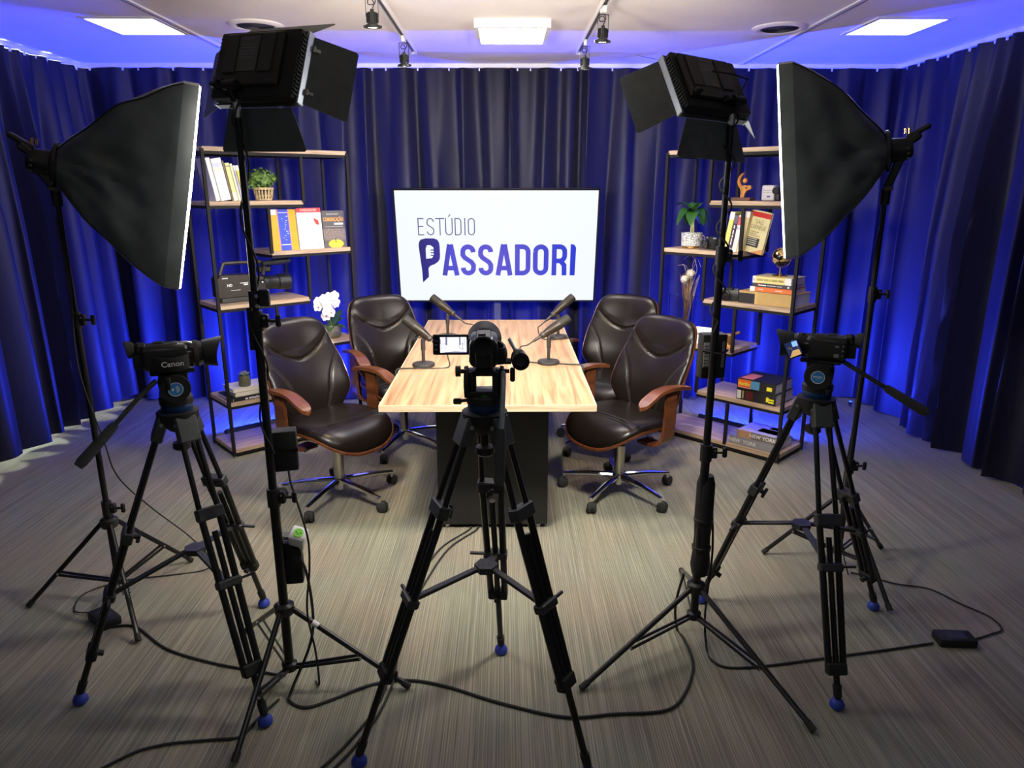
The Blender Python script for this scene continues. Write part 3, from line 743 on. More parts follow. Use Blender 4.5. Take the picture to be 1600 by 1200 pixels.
# ---------------------------------------------------------------- camera tripods
def tripod(c, zb, feet, ts, spz, yaw, handle, label, notes):
    t = thing('camera_tripod', label, 'tripod', (*c, 0), group='black video camera tripods')
    C0 = Vector((*c, 0))
    for (fx, fy), (t1, t2, t3), kn in zip(feet, ts, (1, -1, 1)):
        F = Vector((fx, fy, 0)) - C0; d = Vector((F.x, F.y, 0)).normalized(); l = Vector((-d.y, d.x, 0))
        P0 = d * 0.055 + Vector((0, 0, zb - 0.055)); P1 = F + Vector((0, 0, 0.035)); ax = (P1 - P0).normalized(); up = ax.cross(l)
        def at(k): return P0.lerp(P1, k)
        b = MB()
        for s in (-1, 1):
            b.tube([P0 + l * s * 0.023, at(t1) + l * s * 0.029], 0.0088, 10)
            b.tube([at(t1) + l * s * 0.029, at(t3) + l * s * 0.024], 0.0112, 10)
        b.tube([at(t1 + 0.06), at(t3)], 0.0095, 10); b.tube([at(t3 - 0.02), P1], 0.0105, 12)
        leg = b.build('leg', M_BLKT, t)
        b = MB(); b.bar(P0 - ax * 0.035, P0 + ax * 0.05, 0.066, 0.034, up, 0.004); b.build('shoulder', plain('grey_cast_bracket', (0.060, 0.066, 0.066), 0.45, metal=0.3), leg)
        b = MB(); b.bar(P0 - ax * 0.014 - up * 0.0172, P0 + ax * 0.012 - up * 0.0172, 0.04, 0.0016, up); b.build('shoulder_slot', M_BLK, leg, smooth=0)
        b = MB()
        for s in (-1, 1): b.cyl(P0 + l * s * 0.031 - ax * 0.01, P0 + l * s * 0.035 - ax * 0.01, 0.006, n=10)
        b.build('shoulder_bolts', M_STEEL, leg)
        b = MB(); b.bar(at(t1) - ax * 0.022, at(t1) + ax * 0.018, 0.084, 0.034, up, 0.004); b.build('clamp', M_GREYP, leg)
        b = MB(); q = at(t1) - up * 0.02; b.cyl(q, q - up * 0.018, 0.009, n=10); b.bar(q - up * 0.014 - ax * 0.018 - l * 0.01, q - up * 0.014 + ax * 0.018 + l * 0.01, 0.010, 0.012, up, 0.003); b.build('wing_knob', M_BLK, leg)
        b = MB(); b.bar(at(t2) - ax * 0.014, at(t2) + ax * 0.014, 0.078, 0.036, up, 0.005); b.bar(at(t2) + l * kn * 0.035, at(t2) + l * kn * 0.085, 0.008, 0.008, up); b.build('spreader_clamp', M_GREYP, leg)
        b = MB(); b.bar(at(t3) - ax * 0.022, at(t3) + ax * 0.018, 0.066, 0.032, up, 0.005); b.cyl(at(t3) - up * 0.016, at(t3) - up * 0.034, 0.010, n=10); b.build('lower_clamp', M_BLKM, leg)
        b = MB(); b.cyl(P1 - ax * 0.045, P1 - ax * 0.006, 0.0145, 0.013, n=12); b.build('ankle_joint', M_BLKM, leg)
        b = MB(); b.lathe([(0, 0), (0.017, 0.001), (0.0235, 0.008), (0.0235, 0.018), (0.019, 0.028), (0.011, 0.036), (0, 0.037)], 18, F); b.build('rubber_foot', M_BLUER, leg)
        # spreader arm
        b = MB(); q = at(t2) - Vector((0, 0, 0.004)); h = Vector((0, 0, spz)); b.bar(h + d * 0.025, q, 0.022, 0.011, (0, 0, 1), 0.002); b.build('spreader_arm', M_GREYP, t)
    MB(TR(0, 0, spz)).prism(circ(0.036, 6), -0.010, 0.010).build('spreader_hub', M_GREYP, t, smooth=0)
    b = MB(TR(0, 0, spz + 0.0104))
    for s in (-1, 1): b.box((0.008 * s, 0, 0), (0.006, 0.016, 0.0006))
    b.build('hub_slots', M_BLK, t, smooth=0)
    # bowl and fluid head (head turned by yaw)
    b = MB(); b.lathe([(0, zb - 0.075), (0.030, zb - 0.075), (0.045, zb - 0.06), (0.062, zb - 0.035), (0.064, zb - 0.012), (0.05, zb - 0.008), (0, zb - 0.008)], 28); b.build('crown', M_BLKM, t)
    b = MB(); b.lathe([(0, zb - 0.145), (0.018, zb - 0.145), (0.028, zb - 0.137), (0.026, zb - 0.118), (0.012, zb - 0.112), (0.012, zb - 0.07), (0, zb - 0.07)], 16); b.build('bowl_knob', M_BLK, t)
    b = MB(); b.lathe([(0, zb - 0.01), (0.045, zb - 0.01), (0.0475, zb - 0.004), (0.0475, zb + 0.012), (0.045, zb + 0.016), (0, zb + 0.016)], 30); b.build('blue_ring', M_BLUEA, t)
    R = TR(0, 0, zb) @ RZ(yaw)
    hd = MB(R).lathe([(0, 0.014), (0.050, 0.014), (0.051, 0.034), (0.047, 0.040), (0, 0.040)], 30).build('pan_base', M_BLK, t)
    MB(R).cyl((-0.03, 0.0, 0.0402), (-0.03, 0, 0.0415), 0.009, n=14).build('level_bubble', M_GREEN, hd)
    b = MB(R)
    for s in (-1, 1): b.box((0, s * 0.034, 0.072), (0.062, 0.024, 0.074), 0.008, 2)
    b.box((0, 0, 0.045), (0.066, 0.09, 0.014), 0.003); b.box((0, 0, 0.106), (0.085, 0.062, 0.016), 0.004)
    body = b.build('head_body', M_BLK, t)
    for s in (-1, 1): MB(R).cyl((0, s * 0.044, 0.072), (0, s * 0.055, 0.072), 0.046, 0.044, n=30).build('drag_housing', M_BLKM, body)
    for s in (-1, 1):
        M = R @ TR(0, s * 0.0555, 0.072) @ RZ(0 if s < 0 else math.pi) @ RX(math.pi / 2)
        lo = MB(M).cyl((0, 0, -0.0004), (0, 0, 0.0012), 0.0215, n=26).build('logo_disc', M_BLUEL, t)
        bb = MB(M @ TR(0, 0, 0.0015))
        ring_o = [(0.0213 * math.cos(2 * math.pi * k / 28), 0.0213 * math.sin(2 * math.pi * k / 28)) for k in range(28)]
        bb.ribbon(ring_o, 0.0022, 0, True); bb.build('logo_rim', M_LBL, lo, smooth=0)
        if notes == 'arcs' and s < 0:
            bb = MB(M @ TR(0, 0, 0.0015))
            for rr, a0, a1 in ((0.006, -80, 80), (0.011, -70, 70)): bb.ribbon([(rr * math.cos(math.radians(a0 + (a1 - a0) * k / 8)) - 0.001, rr * math.sin(math.radians(a0 + (a1 - a0) * k / 8))) for k in range(9)], 0.0026)
            bb.box((-0.008, 0, 0), (0.006, 0.009, 0.0002)); bb.build('logo_mark', M_LBL, lo, smooth=0)
        else:
            bb = MB(M @ TR(0, 0, 0.0015))
            for x in (-0.0125, -0.0085, -0.0035, 0.002, 0.007, 0.0115): bb.box((x, 0.0015, 0), (0.0034, 0.0045, 0.0002))
            bb.box((0.005, -0.0045, 0), (0.014, 0.0014, 0.0002)); bb.build('logo_print', M_LBL, lo, smooth=0)
    b = MB(R)
    b.cyl((-0.02, 0.048, 0.108), (-0.02, 0.066, 0.108), 0.006, n=10); b.cyl((-0.02, 0.064, 0.108), (-0.02, 0.078, 0.108), 0.015, n=14)
    b.build('drag_knob', M_BLK, t)
    b = MB(R); b.cyl((-0.02, -0.046, 0.108), (-0.02, -0.07, 0.108), 0.006, n=10); b.box((-0.02, -0.078, 0.098), (0.016, 0.014, 0.04), 0.004); b.build('tilt_lock', M_BLK, t)
    b = MB(R); b.cyl((-0.028, 0.046, 0.028), (-0.036, 0.066, 0.028), 0.005, n=8); b.box((-0.038, 0.074, 0.028), (0.014, 0.022, 0.016), 0.003); b.build('pan_lock', M_BLK, t)
    b = MB(R); b.box((0.0, 0, 0.118), (0.13, 0.05, 0.010), 0.003); b.build('sliding_plate', M_BLKM, t)
    b = MB(TR(0, 0, 0)); q = [Vector(x) for x in handle]
    hp = b.tube(spline(q[:3], 6), 0.0075, 10).build('pan_handle', M_SILV if handle[2][0] < 0.1 and handle[2][0] > 0 else M_GREYP, t)
    d = (q[2] - q[1]).normalized()
    MB().tube([q[2] - d * 0.01, q[2] + d * 0.005, q[2] + d * 0.13, q[2] + d * 0.145], [0.011, 0.0145, 0.0165, 0.013], 14).build('grip', plain('grey_foam_grip', (0.055, 0.058, 0.058), 0.8), hp)
    return t
YL, YR_, YCc = math.radians(28), math.radians(153), math.radians(91)
tripod((-0.06, 1.925), 1.06, [(-0.02, 2.289), (-0.437, 1.76), (0.235, 1.706)], [(0.25, 0.54, 0.73), (0.24, 0.51, 0.74), (0.24, 0.51, 0.74)], 0.56, YCc,
       [(0.052, -0.01, 1.168), (0.053, -0.05, 1.14), (0.047, -0.075, 1.01)], 'black camera tripod with blue feet standing in front of the table', 'word')
tripod((-1.055, 2.209), 0.975, [(-1.415, 2.035), (-0.992, 2.604), (-0.769, 1.929)], [(0.40, 0.62, 0.84), (0.30, 0.54, 0.78), (0.30, 0.54, 0.84)], 0.47, YL,
       [(-0.025, -0.06, 1.078), (-0.06, -0.10, 1.04), (-0.122, -0.16, 0.962)], 'black camera tripod with blue feet on the left of the set', 'arcs')
tripod((1.085, 2.395), 0.96, [(1.087, 1.989), (1.491, 2.559), (0.805, 2.621)], [(0.385, 0.55, 0.90), (0.42, 0.60, 0.85), (0.40, 0.58, 0.86)], 0.46, YR_,
       [(0.06, -0.02, 1.085), (0.10, -0.05, 1.06), (0.20, -0.085, 1.0)], 'black camera tripod with blue feet on the right of the set', 'word')

# ---------------------------------------------------------------- camcorders (local +X lens direction, origin under the body)
def lcd_picture(parent, M, w, h, kind):
    z = 0.0006
    if kind == 'set':
        s = MB(M).box((0, 0, 0), (w, h, 0.001)).build('lcd_picture', emit('lcd_bright_picture', (0.95, 0.95, 1.0), 1.0), parent, smooth=0)
        m = emit('lcd_grey_shapes', (0.25, 0.26, 0.42), 0.7); b = MB(M)
        for x0, y0, x1, y1 in ((-0.30, 0.0, -0.22, 0.5), (0.22, 0.0, 0.28, 0.5), (-0.5, 0.05, -0.47, 0.4), (0.40, 0.1, 0.42, 0.45), (0.34, -0.3, 0.36, 0.2)): b.flat([(x0 * w, y0 * h), (x1 * w, y0 * h), (x1 * w, y1 * h), (x0 * w, y1 * h)], z)
        for cx in (-0.36, 0.33):
            b.ribbon([(cx * w + 0.11 * w * math.cos(k * 0.5), -0.08 * h + 0.17 * h * math.sin(k * 0.5)) for k in range(12)], 0.0013, z)
        b.flat([(-0.5 * w, -0.5 * h), (0.5 * w, -0.5 * h), (0.5 * w, -0.44 * h), (0.05 * w, -0.41 * h), (-0.3 * w, -0.45 * h)], z)
        b.build('picture_shapes', m, s, smooth=0)
    else:
        s = MB(M).box((0, 0, 0), (w, h, 0.001)).build('lcd_picture', emit('lcd_dark_blue_picture', (0.01, 0.02, 0.07), 1.0), parent, smooth=0)
        b = MB(M); b.flat([(-0.45 * w, -0.5 * h), (0.42 * w, -0.5 * h), (0.40 * w, -0.12 * h), (-0.10 * w, -0.10 * h)], z); b.build('picture_table', emit('lcd_tan', (0.50, 0.30, 0.12), 1.0), s, smooth=0)
        b = MB(M); b.flat([(0.02 * w, 0.12 * h), (0.42 * w, 0.1 * h), (0.44 * w, 0.44 * h), (0.04 * w, 0.46 * h)], z); b.build('picture_screen', emit('lcd_sky', (0.25, 0.45, 0.85), 1.0), s, smooth=0)
        b = MB(M)
        for x, y in ((-0.3, 0.05), (-0.15, -0.02), (0.3, -0.02)): b.flat([(x * w, y * h), (x * w + 0.004, y * h), (x * w + 0.004, y * h + 0.007), (x * w, y * h + 0.007)], z)
        b.build('picture_chairs', emit('lcd_brown', (0.16, 0.09, 0.05), 1.0), s, smooth=0)
def camcorder(loc, yaw, label, lcd):
    t = thing('camcorder', label, 'video camera', mat=TR(*loc) @ RZ(yaw), group='camcorders mounted on tripods')
    b = MB(); b.box((-0.015, 0.0, 0.045), (0.135, 0.076, 0.078), 0.016, 3); b.build('body', plain('satin_black_plastic', (0.016, 0.017, 0.018), 0.28, var=0.15), t)
    b = MB(TR(0, 0, 0.045) @ RY(math.pi / 2)); b.lathe([(0, 0.03), (0.037, 0.03), (0.040, 0.045), (0.040, 0.085), (0.037, 0.09), (0.037, 0.105), (0.030, 0.105), (0.028, 0.095), (0, 0.092)], 28)
    br = b.build('lens_barrel', M_BLKG, t)
    b = MB(TR(0, 0, 0.045) @ RY(math.pi / 2))
    b.lathe([(0.0405, 0.066), (0.042, 0.067), (0.042, 0.078), (0.0405, 0.079)], 28); b.build('focus_ring', M_RUB, br)
    MB(TR(0.094, 0, 0.045) @ RY(math.pi / 2)).lathe([(0.027, 0), (0.015, 0.004), (0, 0.006)], 20).build('front_glass', M_LENS, br)
    # petal hood
    def hood(u, v, off):
        a = 2 * math.pi * u; r = 0.041 + 0.009 * v + off; L = 0.044 + 0.007 * math.cos(2 * a) + 0.008 * math.cos(a)
        return Vector((0.094 + L * v, r * math.cos(a + math.pi / 2), 0.045 + r * math.sin(a + math.pi / 2) * 0.96))
    MB().shell(lambda u, v: hood(u, v, 0), lambda u, v: hood(u, v, -0.0025), 36, 5).build('lens_hood', M_BLKM, t, smooth=50)
    # top: shoe and microphone bump
    b = MB(); b.box((-0.02, 0, 0.083), (0.09, 0.042, 0.008), 0.003); b.box((-0.03, 0.004, 0.089), (0.03, 0.02, 0.006), 0.002); b.box((0.04, 0, 0.082), (0.03, 0.04, 0.006), 0.003); b.build('top_plate', M_GREYP, t)
    b = MB(); b.bar((-0.065, 0, 0.072), (-0.098, 0, 0.078), 0.044, 0.036, (0, 0, 1), 0.008); b.build('viewfinder', M_BLK, t)
    b = MB(TR(-0.096, 0, 0.078) @ RY(-math.pi / 2 - 0.15)); b.lathe([(0.016, 0), (0.023, 0.006), (0.028, 0.024), (0.024, 0.026), (0.016, 0.012), (0, 0.010)], 22); b.build('eyecup', M_RUB, t)
    MB().box((-0.092, 0, 0.038), (0.028, 0.042, 0.048), 0.005, 2).build('battery', M_BLKM, t)
    # right hand side: strap with maker's name
    def strap(u, v, off):
        x = -0.055 + 0.105 * u; z = 0.01 + 0.045 * v; bul = 0.024 * math.sin(math.pi * u) ** 0.6
        return Vector((x, -0.035 - bul * (0.8 + 0.2 * math.sin(math.pi * v)) - off, z - 0.006 * math.sin(math.pi * u)))
    st = MB().shell(lambda u, v: strap(u, v, 0.006), lambda u, v: strap(u, v, 0.0), 16, 6).build('hand_strap', M_BLKM, t, smooth=60)
    text('Canon', 0.023, M_LBL, st, TR(0.0, -0.0675, 0.031) @ RX(math.pi / 2), 'maker_name', bold=0.0004, sx=1.05)
    # left side controls
    b = MB()
    for z in (0.025, 0.042, 0.058): b.cyl((-0.066, 0.037, z), (-0.066, 0.0395, z), 0.003, n=10)
    b.box((-0.048, 0.0385, 0.024), (0.016, 0.002, 0.012)); b.box((-0.048, 0.0385, 0.055), (0.012, 0.002, 0.006), 0.0005); b.build('side_buttons', M_LBLD, t, smooth=0)
    if lcd == 'open':   # swung out to the left, screen facing back
        p = MB().box((0.03, 0.092, 0.048), (0.010, 0.100, 0.058), 0.004, 2).build('lcd_panel', M_BLKG, t)
        lcd_picture(p, TR(0.0243, 0.085, 0.048) @ RZ(-math.pi / 2) @ RX(math.pi / 2), 0.073, 0.044, 'set')
        b = MB(); b.box((0.03, 0.04, 0.046), (0.016, 0.016, 0.04), 0.003); b.build('lcd_hinge', M_BLK, p)
        b = MB()
        for z in (0.035, 0.048, 0.06): b.box((0.0245, 0.133, z), (0.001, 0.010, 0.004))
        b.build('lcd_buttons', M_LBLD, p, smooth=0)
    elif lcd == 'tilt':  # swung forward, screen towards the room
        M = TR(0.088, 0.052, 0.038) @ RZ(math.radians(185)) @ RX(math.radians(80)) @ RZ(math.radians(26))
        p = MB(M).box((0, 0, 0), (0.052, 0.062, 0.009), 0.003, 2).build('lcd_panel', M_BLKG, t)
        lcd_picture(p, M @ TR(0, 0, 0.0052), 0.043, 0.052, 'room')
    return t
camcorder((-0.06, 1.925, 1.184), YCc, 'camcorder with swung out screen filming the table from the front', 'open')
camcorder((-1.055, 2.209, 1.099), YL, 'camcorder with white lettering on its hand strap on the left tripod', 'closed')
camcorder((1.085, 2.395, 1.084), YR_, 'camcorder with small lit screen and wide hood on the right tripod', 'tilt')
# thumb controller clamped to the middle camera's pan bar
rc = thing('zoom_controller', 'small black zoom controller beside the middle camcorder', 'remote control', mat=TR(0.035, 1.90, 1.205) @ RZ(YCc))
MB().ell((0, 0, 0), (0.030, 0.022, 0.027), 18, 10).build('body', M_BLK, rc)
b = MB(TR(-0.03, -0.004, 0.0) @ RY(-math.pi / 2)); b.lathe([(0.018, 0), (0.024, 0.004), (0.024, 0.012), (0.017, 0.013), (0.015, 0.006), (0, 0.005)], 22); b.build('dial', M_BLKG, rc)
MB().bar((0.0, 0.008, 0.02), (0.02, 0.026, 0.052), 0.012, 0.010, (0, 1, 0), 0.003).build('rocker', M_SILV, rc)
MB().tube([(0.01, 0.02, -0.01), (0.01, 0.04, -0.01), (0.012, 0.052, -0.005)], 0.009, 8).build('clamp', M_BLK, rc)
# ---------------------------------------------------------------- light stands
def light_stand(c, feet, h_top, z_hub, z_low, label, collars, r0=0.0155, bend=None):
    t = thing('light_stand', label, 'light stand', (*c, 0), group='black folding light stands')
    C0 = Vector((*c, 0))
    z1, z2 = collars
    MB().cyl((0, 0, z_low), (0, 0, z1), r0, n=16).build('lower_pole', M_BLKT, t)
    MB().cyl((0, 0, z1 - 0.02), (0, 0, z2), r0 * 0.83, n=16).build('middle_pole', M_BLKT, t)
    MB().cyl((0, 0, z2 - 0.02), (0, 0, h_top), r0 * 0.66, n=14).build('upper_pole', M_BLKT, t)
    for z, r in ((z1, r0), (z2, r0 * 0.83)):
        b = MB(); b.cyl((0, 0, z - 0.03), (0, 0, z + 0.03), r + 0.005, n=16); b.box((r + 0.012, 0, z), (0.02, 0.02, 0.04), 0.003)
        col = b.build('collar', M_BLK, t)
        b = MB(); b.cyl((r + 0.02, 0, z), (r + 0.045, 0, z), 0.005, n=8); b.box((r + 0.05, 0, z), (0.016, 0.012, 0.038), 0.004); b.build('locking_knob', M_BLK, col)
        b = MB(); b.cyl((r + 0.012, -0.012, z + 0.01), (r + 0.012, 0.012, z + 0.01), 0.004, n=8); b.build('collar_bolt', M_STEEL, col)
    MB().lathe([(0.0, z_hub - 0.02), (0.03, z_hub - 0.02), (0.033, z_hub - 0.01), (0.033, z_hub + 0.012), (0.022, z_hub + 0.02), (0, z_hub + 0.02)], 18).build('upper_hub', M_BLK, t)
    MB().lathe([(0.0, z_low - 0.012), (0.024, z_low - 0.012), (0.026, z_low + 0.012), (0.018, z_low + 0.018), (0, z_low + 0.018)], 18).build('lower_hub', M_BLK, t)
    for fx, fy in feet:
        F = Vector((fx, fy, 0)) - C0; d = Vector((F.x, F.y, 0)).normalized(); l = Vector((-d.y, d.x, 0))
        P0 = d * 0.03 + Vector((0, 0, z_hub - 0.005)); P1 = F + Vector((0, 0, 0.010))
        leg = MB().tube([P0, P1], 0.0095, 10).build('leg', M_BLKT, t)
        MB().tube([P1.lerp(P0, 0.06), P1], 0.0115, 10).build('rubber_foot', M_RUB, leg)
        if (fx, fy) == (-0.331, 2.092): MB().tube([P0.lerp(P1, 0.16), P0.lerp(P1, 0.21)], 0.0102, 12).build('maker_sticker', M_LBL, leg)
        q = P0.lerp(P1, 0.58); b = MB()
        for s in (-1, 1): b.bar(d * 0.022 + l * s * 0.008 + Vector((0, 0, z_low)), q + l * s * 0.012 - Vector((0, 0, 0.008)), 0.004, 0.011)
        b.build('brace', M_BLKT, t, smooth=0)
        b = MB(); b.cyl(q - l * 0.015 - Vector((0, 0, 0.006)), q + l * 0.015 - Vector((0, 0, 0.006)), 0.004, n=8); b.build('rivet', M_STEEL, leg)
    return t
SL_L, SL_R, SB_L, SB_R = (-0.742, 2.12), (0.70, 2.35), (-1.594, 2.646), (1.478, 2.868)
light_stand(SL_L, [(-0.331, 2.092), (-0.808, 1.763), (-1.00, 2.43)], 1.86, 0.30, 0.075, 'black light stand carrying the left video light panel', (0.70, 1.27))
light_stand(SL_R, [(0.252, 2.077), (0.965, 1.875), (0.78, 2.86)], 1.86, 0.235, 0.115, 'black light stand carrying the right video light panel', (0.76, 1.44))
light_stand(SB_L, [(-1.948, 2.599), (-1.383, 2.359), (-1.44, 2.968)], 1.66, 0.36, 0.10, 'black light stand carrying the left softbox', (0.42, 1.18), 0.0135)
light_stand(SB_R, [(1.201, 3.017), (1.777, 3.061), (1.545, 2.531)], 1.66, 0.36, 0.10, 'black light stand carrying the right softbox', (0.50, 1.24), 0.0135)

# ---------------------------------------------------------------- video light panels with barn doors (local +X is the lit face)
def led_panel(c, yaw, pitch, roll, label, top_world, door_side):
    M = frame(c, yaw, pitch, roll)
    t = thing('video_light_panel', label, 'video light', mat=M, group='barn door video light panels')
    W, H, D = 0.266, 0.192, 0.034
    MB().box((D / 2, 0, 0), (D, W, H), 0.005, 2).build('housing', M_BLKM, t)
    for s in (-1, 1):
        b = MB()
        for k in range(16): b.box((D * 0.4, s * (W / 2 + 0.002), -H / 2 + 0.012 + k * 0.011), (D * 0.5, 0.005, 0.005))
        b.build('cooling_fins', M_BLKM, t, smooth=0)['kind'] = 'stuff'
    back = MB().box((-0.006, 0.014, 0.008), (0.014, W * 0.78, H * 0.80), 0.004).build('rear_module', M_BLK, t)
    for y in (0.075, -0.045): MB().box((-0.0145, y, 0.022), (0.006, 0.042, 0.11), 0.002).build('battery_plate', M_GREYP, back)
    MB().box((-0.0138, 0.018, 0.022), (0.002, 0.066, 0.10)).build('rating_plate', plain('slate_plate', (0.075, 0.08, 0.085), 0.5), back, smooth=0)
    b = MB()
    for k, w in enumerate((0.03, 0.046, 0.05, 0.05, 0.05, 0.04)): b.box((-0.0151, 0.02, 0.064 - k * 0.0095 - (0.006 if k else 0)), (0.0006, w, 0.0026))
    b.build('rating_print', M_LBLD, back, smooth=0)
    b = MB()
    for y in (0.10, 0.085): b.cyl((-0.012, y, -0.055), (-0.030, y, -0.055), 0.0065, n=12)
    b.build('dimmer_knobs', M_GREYP, t)
    # silver rim bars on the lit side that carry the doors
    for s in (-1, 1): MB().box((D + 0.002, s * (W / 2 + 0.004), 0), (0.026, 0.007, H + 0.012), 0.001).build('side_rail', M_SILV, t, smooth=0)
    for s in (-1, 1): MB().box((D + 0.002, 0, s * (H / 2 + 0.004)), (0.022, W, 0.005), 0.001).build('cross_rail', M_BLK, t, smooth=0)
    MB().box((D + 0.002, 0, 0), (0.004, W - 0.02, H - 0.02)).build('led_face', emit('lit_led_face', (1.0, 0.97, 0.93), 10.0), t, smooth=0)
    def door(hinge, rot, size, flare, nm='barn_door'):
        b = MB(M0 := (hinge @ rot)); sx_, sy_ = size
        b.prism([(0, -sy_ / 2), (sx_ - 0.006, -sy_ / 2 * flare), (sx_, -sy_ / 2 * flare + 0.006), (sx_, sy_ / 2 * flare - 0.006), (sx_ - 0.006, sy_ / 2 * flare), (0, sy_ / 2)], -0.0009, 0.0009)
        dr = b.build(nm, plain('grey_black_sheet_metal', (0.088, 0.102, 0.104), 0.5, metal=0.1, var=0.15), t, smooth=0)
        b = MB(M0)
        for y in (-sy_ * 0.32, sy_ * 0.32): b.cyl((0.004, y - 0.008, 0.003), (0.004, y + 0.008, 0.003), 0.004, n=8); b.box((0.015, y, 0.002), (0.014, 0.008, 0.002))
        b.build('hinge', M_STEEL, dr)
    x = D + 0.012
    for s, ang, ln in ((1, 62 if door_side < 0 else 40, 0.125), (-1, 40 if door_side < 0 else 62, 0.125)):
        door(TR(x, s * (W / 2 + 0.008), 0), RZ(math.radians(s * ang)) @ RX(math.pi / 2), (ln, H), 1.06)
    door(TR(x, 0, H / 2 + 0.008), RY(math.radians(-47)), (0.105, W * 0.86), 1.28); door(TR(x, 0, -H / 2 - 0.008), RY(math.radians(66)), (0.115, W * 0.80), 1.35)
    # tilt joint and yoke between stand and panel
    inv = M.inverted(); q = inv @ Vector(top_world); b = MB()
    a0 = Vector((-0.018, q.y, -H * 0.36)); b.cyl(q, q + (inv.to_3x3() @ Vector((0, 0, 0.05))), 0.011, n=14); e = q + (inv.to_3x3() @ Vector((0, 0, 0.045)))
    b.build('stand_socket', M_STEEL, t)
    b = MB(); b.bar(e, a0, 0.03, 0.016, (0, 1, 0), 0.003); b.cyl(a0 + Vector((0, -0.022, 0)), a0 + Vector((0, 0.022, 0)), 0.014, n=14); b.build('tilt_joint', M_BLK, t)
    b = MB(); b.cyl(a0 + Vector((0, 0.02, 0)), a0 + Vector((0, 0.05, 0)), 0.006, n=8); b.box(a0 + Vector((0, 0.055, 0)), (0.03, 0.014, 0.014), 0.004); b.build('tilt_knob', M_BLK, t)
    Ml = M @ TR(D + 0.008, 0, 0) @ RY(-math.pi / 2)
    lamp('led_beam', 'AREA', Ml.translation, Ml.to_3x3().to_4x4(), E_LED, (1.0, 0.93, 0.83), shape='RECTANGLE', size=H, size_y=W, spread=math.radians(125))
    return t
led_panel((-0.680, 2.12, 1.979), 1.209, -0.382, 0.017, 'black video light panel with open barn doors on the left', (SL_L[0], SL_L[1], 1.84), -1)
led_panel((0.631, 2.35, 1.962), 2.113, -0.575, 0.059, 'black video light panel with open barn doors on the right', (SL_R[0], SL_R[1], 1.84), 1)

